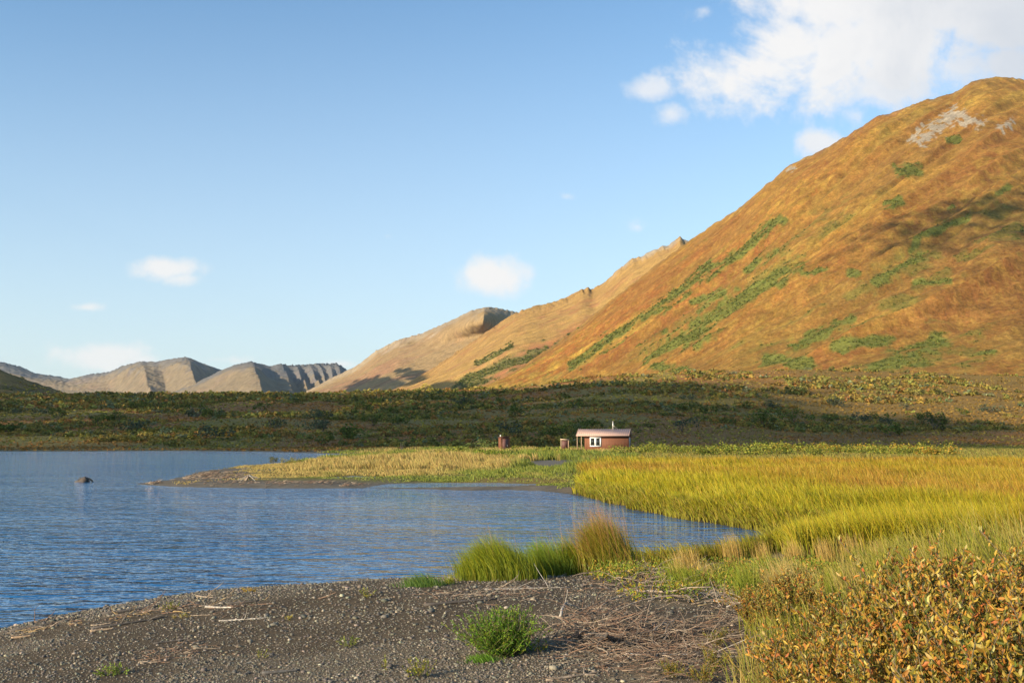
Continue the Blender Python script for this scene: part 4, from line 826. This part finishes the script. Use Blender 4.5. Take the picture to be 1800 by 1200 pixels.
# ------------------------------------------------------------------ buildings
M_RED = paint_mat('red_brown_boards', (.19, .070, .032), .18, .75, (9, 9, .5)); M_ROOF = paint_mat('faded_red_metal', (.50, .32, .245), .10, .45, (6, .5, .5))
M_WHITE = paint_mat('white_trim', (.72, .70, .66), .05); M_POST = paint_mat('raw_timber', (.34, .22, .13), .2); M_DOOR = paint_mat('dark_boards', (.13, .055, .045), .2)
M_PIPE = paint_mat('stove_pipe_metal', (.55, .50, .44), .1, .4, metal=.4); M_EAVE_BAND = paint_mat('dark_band', (.05, .016, .01), .15)
m, nt, out = newmat('window_glass'); b = nt.nodes.new('ShaderNodeBsdfPrincipled'); b.inputs['Base Color'].default_value = (.02, .022, .02, 1); b.inputs['Roughness'].default_value = .06; nt.links.new(b.outputs[0], out.inputs[0]); M_GLASS = m
def xf(V, a): return V
def cabin():
    Yc = 139.; rot = R(-12); c0 = ray(1066, 790)[0]*Yc
    root = empty('cabin', (c0, Yc, float(H(c0, Yc+1.5))-.1), rot); tag(root, 'small red-brown cabin with pale red roof and white window in the grass', 'cabin')
    z0, z1 = .0, 2.55; L = 3.05; D = 3.8; zr = 3.32
    mb = MB()
    mb.box(-L, L, 0, D, z0, z1)                       # walls, local front at y=0
    n = 30
    for i in range(n+1):                              # battens
        x = -L+.03+(2*L-.06)*i/n; mb.box(x-.02, x+.02, -.022, -.001, z0, z1-.05)
    for i in range(14):
        y = .1+(D-.2)*i/13; mb.box(L+.001, L+.022, y-.02, y+.02, z0, z1)
    for sx in (-L, L-.06):                            # gables
        V = [(sx, 0, z1), (sx, D, z1), (sx, D/2, zr-.06), (sx, D/2, zr-.06), (sx+.06, 0, z1), (sx+.06, D, z1), (sx+.06, D/2, zr-.06), (sx+.06, D/2, zr-.06)]
        mb.add(V, [[0, 1, 2, 3], [4, 7, 6, 5], [0, 4, 5, 1], [1, 5, 6, 2], [2, 6, 4, 0]], (1, 1, 1))
    mb.build('wall', M_RED, root)
    tr = MB(); tr.box(-L-.05, L+.05, -.05, -.024, z1-.45, z1-.02); tr.build('eave_band', M_EAVE_BAND, root)  # plain dark strip across the top of the front wall, below the eave
    rf = MB(); ov = .38; x0, x1 = -L-1.15, L+.15; th = .07
    for s in (0, 1):
        ye = -ov if s == 0 else D+ov; ze = zr-(D/2+ov)*(zr-z1)/(D/2)
        V = [(x0, ye, ze), (x1, ye, ze), (x1, D/2, zr), (x0, D/2, zr), (x0, ye, ze+th), (x1, ye, ze+th), (x1, D/2, zr+th), (x0, D/2, zr+th)]
        rf.add(V, [[3, 2, 1, 0], [4, 5, 6, 7], [0, 1, 5, 4], [1, 2, 6, 5], [2, 3, 7, 6], [3, 0, 4, 7]], (1, 1, 1))
        for i in range(26):                           # standing ribs of the metal
            x = x0+.06+(x1-x0-.12)*i/25; y2 = ye; 
            V = [(x-.02, ye, ze+th), (x+.02, ye, ze+th), (x+.02, D/2, zr+th), (x-.02, D/2, zr+th), (x-.02, ye, ze+th+.03), (x+.02, ye, ze+th+.03), (x+.02, D/2, zr+th+.03), (x-.02, D/2, zr+th+.03)]
            rf.add(V, [[4, 5, 6, 7], [0, 1, 5, 4], [1, 2, 6, 5], [3, 0, 4, 7]], (1, 1, 1))
    rfo = rf.build('roof', M_ROOF, root)
    ch = MB(); tube(ch, [(.75, D/2-.2, zr-.05), (.75, D/2-.2, zr+.55), (.75, D/2-.2, zr+1.0)], .085, 10); tube(ch, [(.75, D/2-.2, zr+1.02), (.75, D/2-.2, zr+1.08), (.75, D/2-.2, zr+1.15)], [.03, .13, .04], 10)
    cho = ch.build('chimney', M_PIPE, rfo, True)
    b = MB(); tube(b, [(.82, D/2-.2, zr+.55), (1.1, D/2-.1, zr+.3), (1.38, D/2, zr+.08)], .02, 5); b.build('stay_rod', M_PIPE, rfo)
    for x in (-L-1.0, -L-.42):
        p = MB(); p.box(x-.05, x+.05, -.2, -.1, z0, z1-.02); p.build('porch_post', M_POST, root)
    p = MB(); p.box(-L-1.0, -L-.01, .1, D-.1, .05, .14); p.build('porch_deck', M_POST, root)
    f = MB(); X0, X1, Z0, Z1 = -L+.75, -L+2.32, .95, 2.24
    for a in ((X0, X1, Z1-.14, Z1), (X0, X1, Z0, Z0+.14), (X0, X0+.16, Z0+.14, Z1-.14), (X1-.16, X1, Z0+.14, Z1-.14), ((X0+X1)/2-.13, (X0+X1)/2+.13, Z0+.14, Z1-.14)):
        f.box(a[0], a[1], -.09, -.025, a[2], a[3])
    wf = MB(); wo_ = f.build('window', M_WHITE, root)
    for (a, b_) in ((X0+.16, (X0+X1)/2-.13), ((X0+X1)/2+.13, X1-.16)):
        g_ = MB(); g_.box(a+.002, b_-.002, -.045, -.03, Z0+.142, Z1-.142); g_.build('pane', M_GLASS, wo_)
    s = MB()
    for a in ((.55, 1.15, 2.12, 2.22), (.55, 1.15, .95, 1.05), (.55, .65, 1.05, 2.12), (1.05, 1.15, 1.05, 2.12)): s.box(L+.023, L+.10, a[0]*1.5, a[1]*1.5, a[2], a[3]) if a[1]-a[0] > .3 else s.box(L+.023, L+.10, a[0]*1.5, a[0]*1.5+.14, a[2], a[3])
    so = s.build('side_window', M_WHITE, root); g_ = MB(); g_.box(L+.03, L+.045, .97, 1.56, 1.052, 2.118); g_.build('pane', M_GLASS, so)
    d = MB(); d.box(-L-.05, -L-.002, 1.4, 2.3, .15, 2.1); d.build('door', M_DOOR, root)
cabin()
def outhouse():
    Yc = 140.; c0 = ray(888, 790)[0]*Yc; root = empty('outhouse', (c0, Yc, float(H(c0, Yc))-.05), R(31)); tag(root, 'narrow dark red wooden outhouse left of the cabin', 'outhouse')
    mb = MB(); W = .74; mb.box(-W, W, 0, .6, 0, 2.05)
    for i in range(9): x = -W+.03+i*(2*W-.06)/8; mb.box(x-.015, x+.015, -.02, -.001, 0, 2.05)
    for i in range(5): y = .05+i*.5/4; mb.box(-W-.02, -W-.001, y-.015, y+.015, 0, 2.05)
    mb.build('wall', M_RED, root)
    rf = MB(); V = [(-W-.1, -.15, 2.2), (W+.1, -.15, 2.2), (W+.1, .72, 2.052), (-W-.1, .72, 2.052)]; V = V+[(a, b, c+.06) for a, b, c in V]
    rf.add(V, [[3, 2, 1, 0], [4, 5, 6, 7], [0, 1, 5, 4], [1, 2, 6, 5], [2, 3, 7, 6], [3, 0, 4, 7]], (1, 1, 1)); r = rf.build('roof', M_DOOR, root)
    v = MB(); tube(v, [(-W+.15, .3, 2.1), (-W+.15, .3, 2.4), (-W+.15, .3, 2.48)], .07, 8); v.build('vent_pipe', M_WHITE, root)
    d = MB(); d.box(-.42, .42, -.05, -.021, .08, 1.9); dd = d.build('door', M_DOOR, root); h_ = MB(); h_.box(.30, .34, -.09, -.051, .9, 1.05); h_.build('handle', M_PIPE, dd)
outhouse()
def frame():
    Yc = 141.; c0 = ray(993, 790)[0]*Yc; root = empty('wooden_frame', (c0, Yc, float(H(c0, Yc))), R(4)); tag(root, 'small timber frame with a dark board standing left of the cabin porch', 'frame')
    for x in (-.52, .52): p = MB(); p.box(x-.07, x+.07, 0, .1, 0, 1.72); p.build('post', M_POST, root)
    p = MB(); V = [(-.62, -.02, 1.74), (.62, -.02, 1.66), (.62, .14, 1.66), (-.62, .14, 1.74)]; V = V+[(a, b, c+.13) for a, b, c in V]
    p.add(V, [[3, 2, 1, 0], [4, 5, 6, 7], [0, 1, 5, 4], [1, 2, 6, 5], [2, 3, 7, 6], [3, 0, 4, 7]], (1, 1, 1)); p.build('top_rail', paint_mat('pale_timber', (.55, .38, .27)), root)
    p = MB(); p.box(-.46, .46, .03, .06, .5, 1.60); p.build('board', M_DOOR, root)
frame()

# ------------------------------------------------------------------ clouds that shade the hillside (high to the left, out of the frame)
m, nt, out = newmat('cloud_vapour'); b = nt.nodes.new('ShaderNodeBsdfDiffuse'); b.inputs[0].default_value = (.85, .85, .87, 1); nt.links.new(b.outputs[0], out.inputs[0]); M_CLOUD = m
CZ = 720.
def cloud(poly_or_rect, n, r, label, thick=30, mult=1.0):
    """puffs whose shadows fall on the ground area given as list of (x, y, z, weight)"""
    V = []; pts = []
    for (x, y, z, rx, ry, k) in poly_or_rect:
        for i in range(int(k*mult)):
            a = RNG.uniform(0, 6.28); q = RNG.uniform(0, 1)**.5*RNG.uniform(.75, 1.12)
            gx, gy = x+math.cos(a)*rx*q, y+math.sin(a)*ry*q; cz = CZ+RNG.uniform(0, thick); t = (cz-z)/SUN.z
            pts.append((gx+SUN.x*t, gy+SUN.y*t, cz))
    P = np.array(pts); n = len(P)
    V = IV[None]*RNG.uniform(.7, 1.25, (n, 12, 1))*(r*RNG.uniform(.6, 1.3, n))[:, None, None]*np.array([1, 1, .55])+P[:, None]
    o = mkmesh('cloud', V.reshape(-1, 3), (IF[None]+(np.arange(n)*12)[:, None, None]).reshape(-1, 3), M_CLOUD, smooth=True)
    tag(o, label, 'cloud'); return o
cloud([(-150, 320, 10, 250, 140, 135), (10, 250, 5, 110, 65, 45), (-180, 500, 22, 300, 130, 150), (50, 320, 8, 110, 90, 50), (20, 470, 20, 120, 100, 48), (-430, 800, 60, 300, 260, 220), (-150, 195, 3, 280, 28, 50)], 0, 11, 'broad cloud high to the left that shades the far hillside', mult=2.4)

cloud([(-560, 3450, 90, 240, 240, 130), (-400, 3450, 140, 150, 300, 120), (-230, 3400, 170, 70, 260, 50), (-90, 2350, 80, 90, 140, 50), (-150, 2900, 110, 60, 200, 30)], 0, 14, 'smaller cloud farther off that throws streaks of shade on the far slope', mult=4.5)
cloud([(620, 1080, 160, 190, 150, 260), (700, 1100, 190, 120, 120, 90)], 0, 7, 'thin cloud that softly dims the right edge of the mountain')
# ------------------------------------------------------------------ air
mb = MB(); mb.box(-5200, 5200, -300, 9800, -3, 690)
m, nt, out = newmat('haze_air'); v = nt.nodes.new('ShaderNodeVolumePrincipled'); v.inputs['Density'].default_value = 1.7e-5; v.inputs['Color'].default_value = (.72, .86, 1, 1); v.inputs['Anisotropy'].default_value = 0.2
nt.links.new(v.outputs[0], out.inputs['Volume'])
HAZE = True
if HAZE: hz = mb.build('haze', m); tag(hz, kind='stuff')

# ------------------------------------------------------------------ camera
cd = bpy.data.cameras.new('camera'); cam = bpy.data.objects.new('camera', cd); link(cam); cam.location = (0, 0, CAMZ); cam.rotation_euler = (math.pi/2+TH, 0, 0)
cd.sensor_width = 36; cd.lens = 35; cd.clip_start = .1; cd.clip_end = 30000; sc.camera = cam
sc.view_settings.view_transform = 'Standard'; sc.view_settings.look = 'None'; sc.view_settings.exposure = 0.85; sc.view_settings.gamma = 1
sc.render.engine = 'CYCLES'; sc.cycles.max_bounces = 6; sc.cycles.diffuse_bounces = 2; sc.cycles.transmission_bounces = 2; sc.cycles.volume_bounces = 0
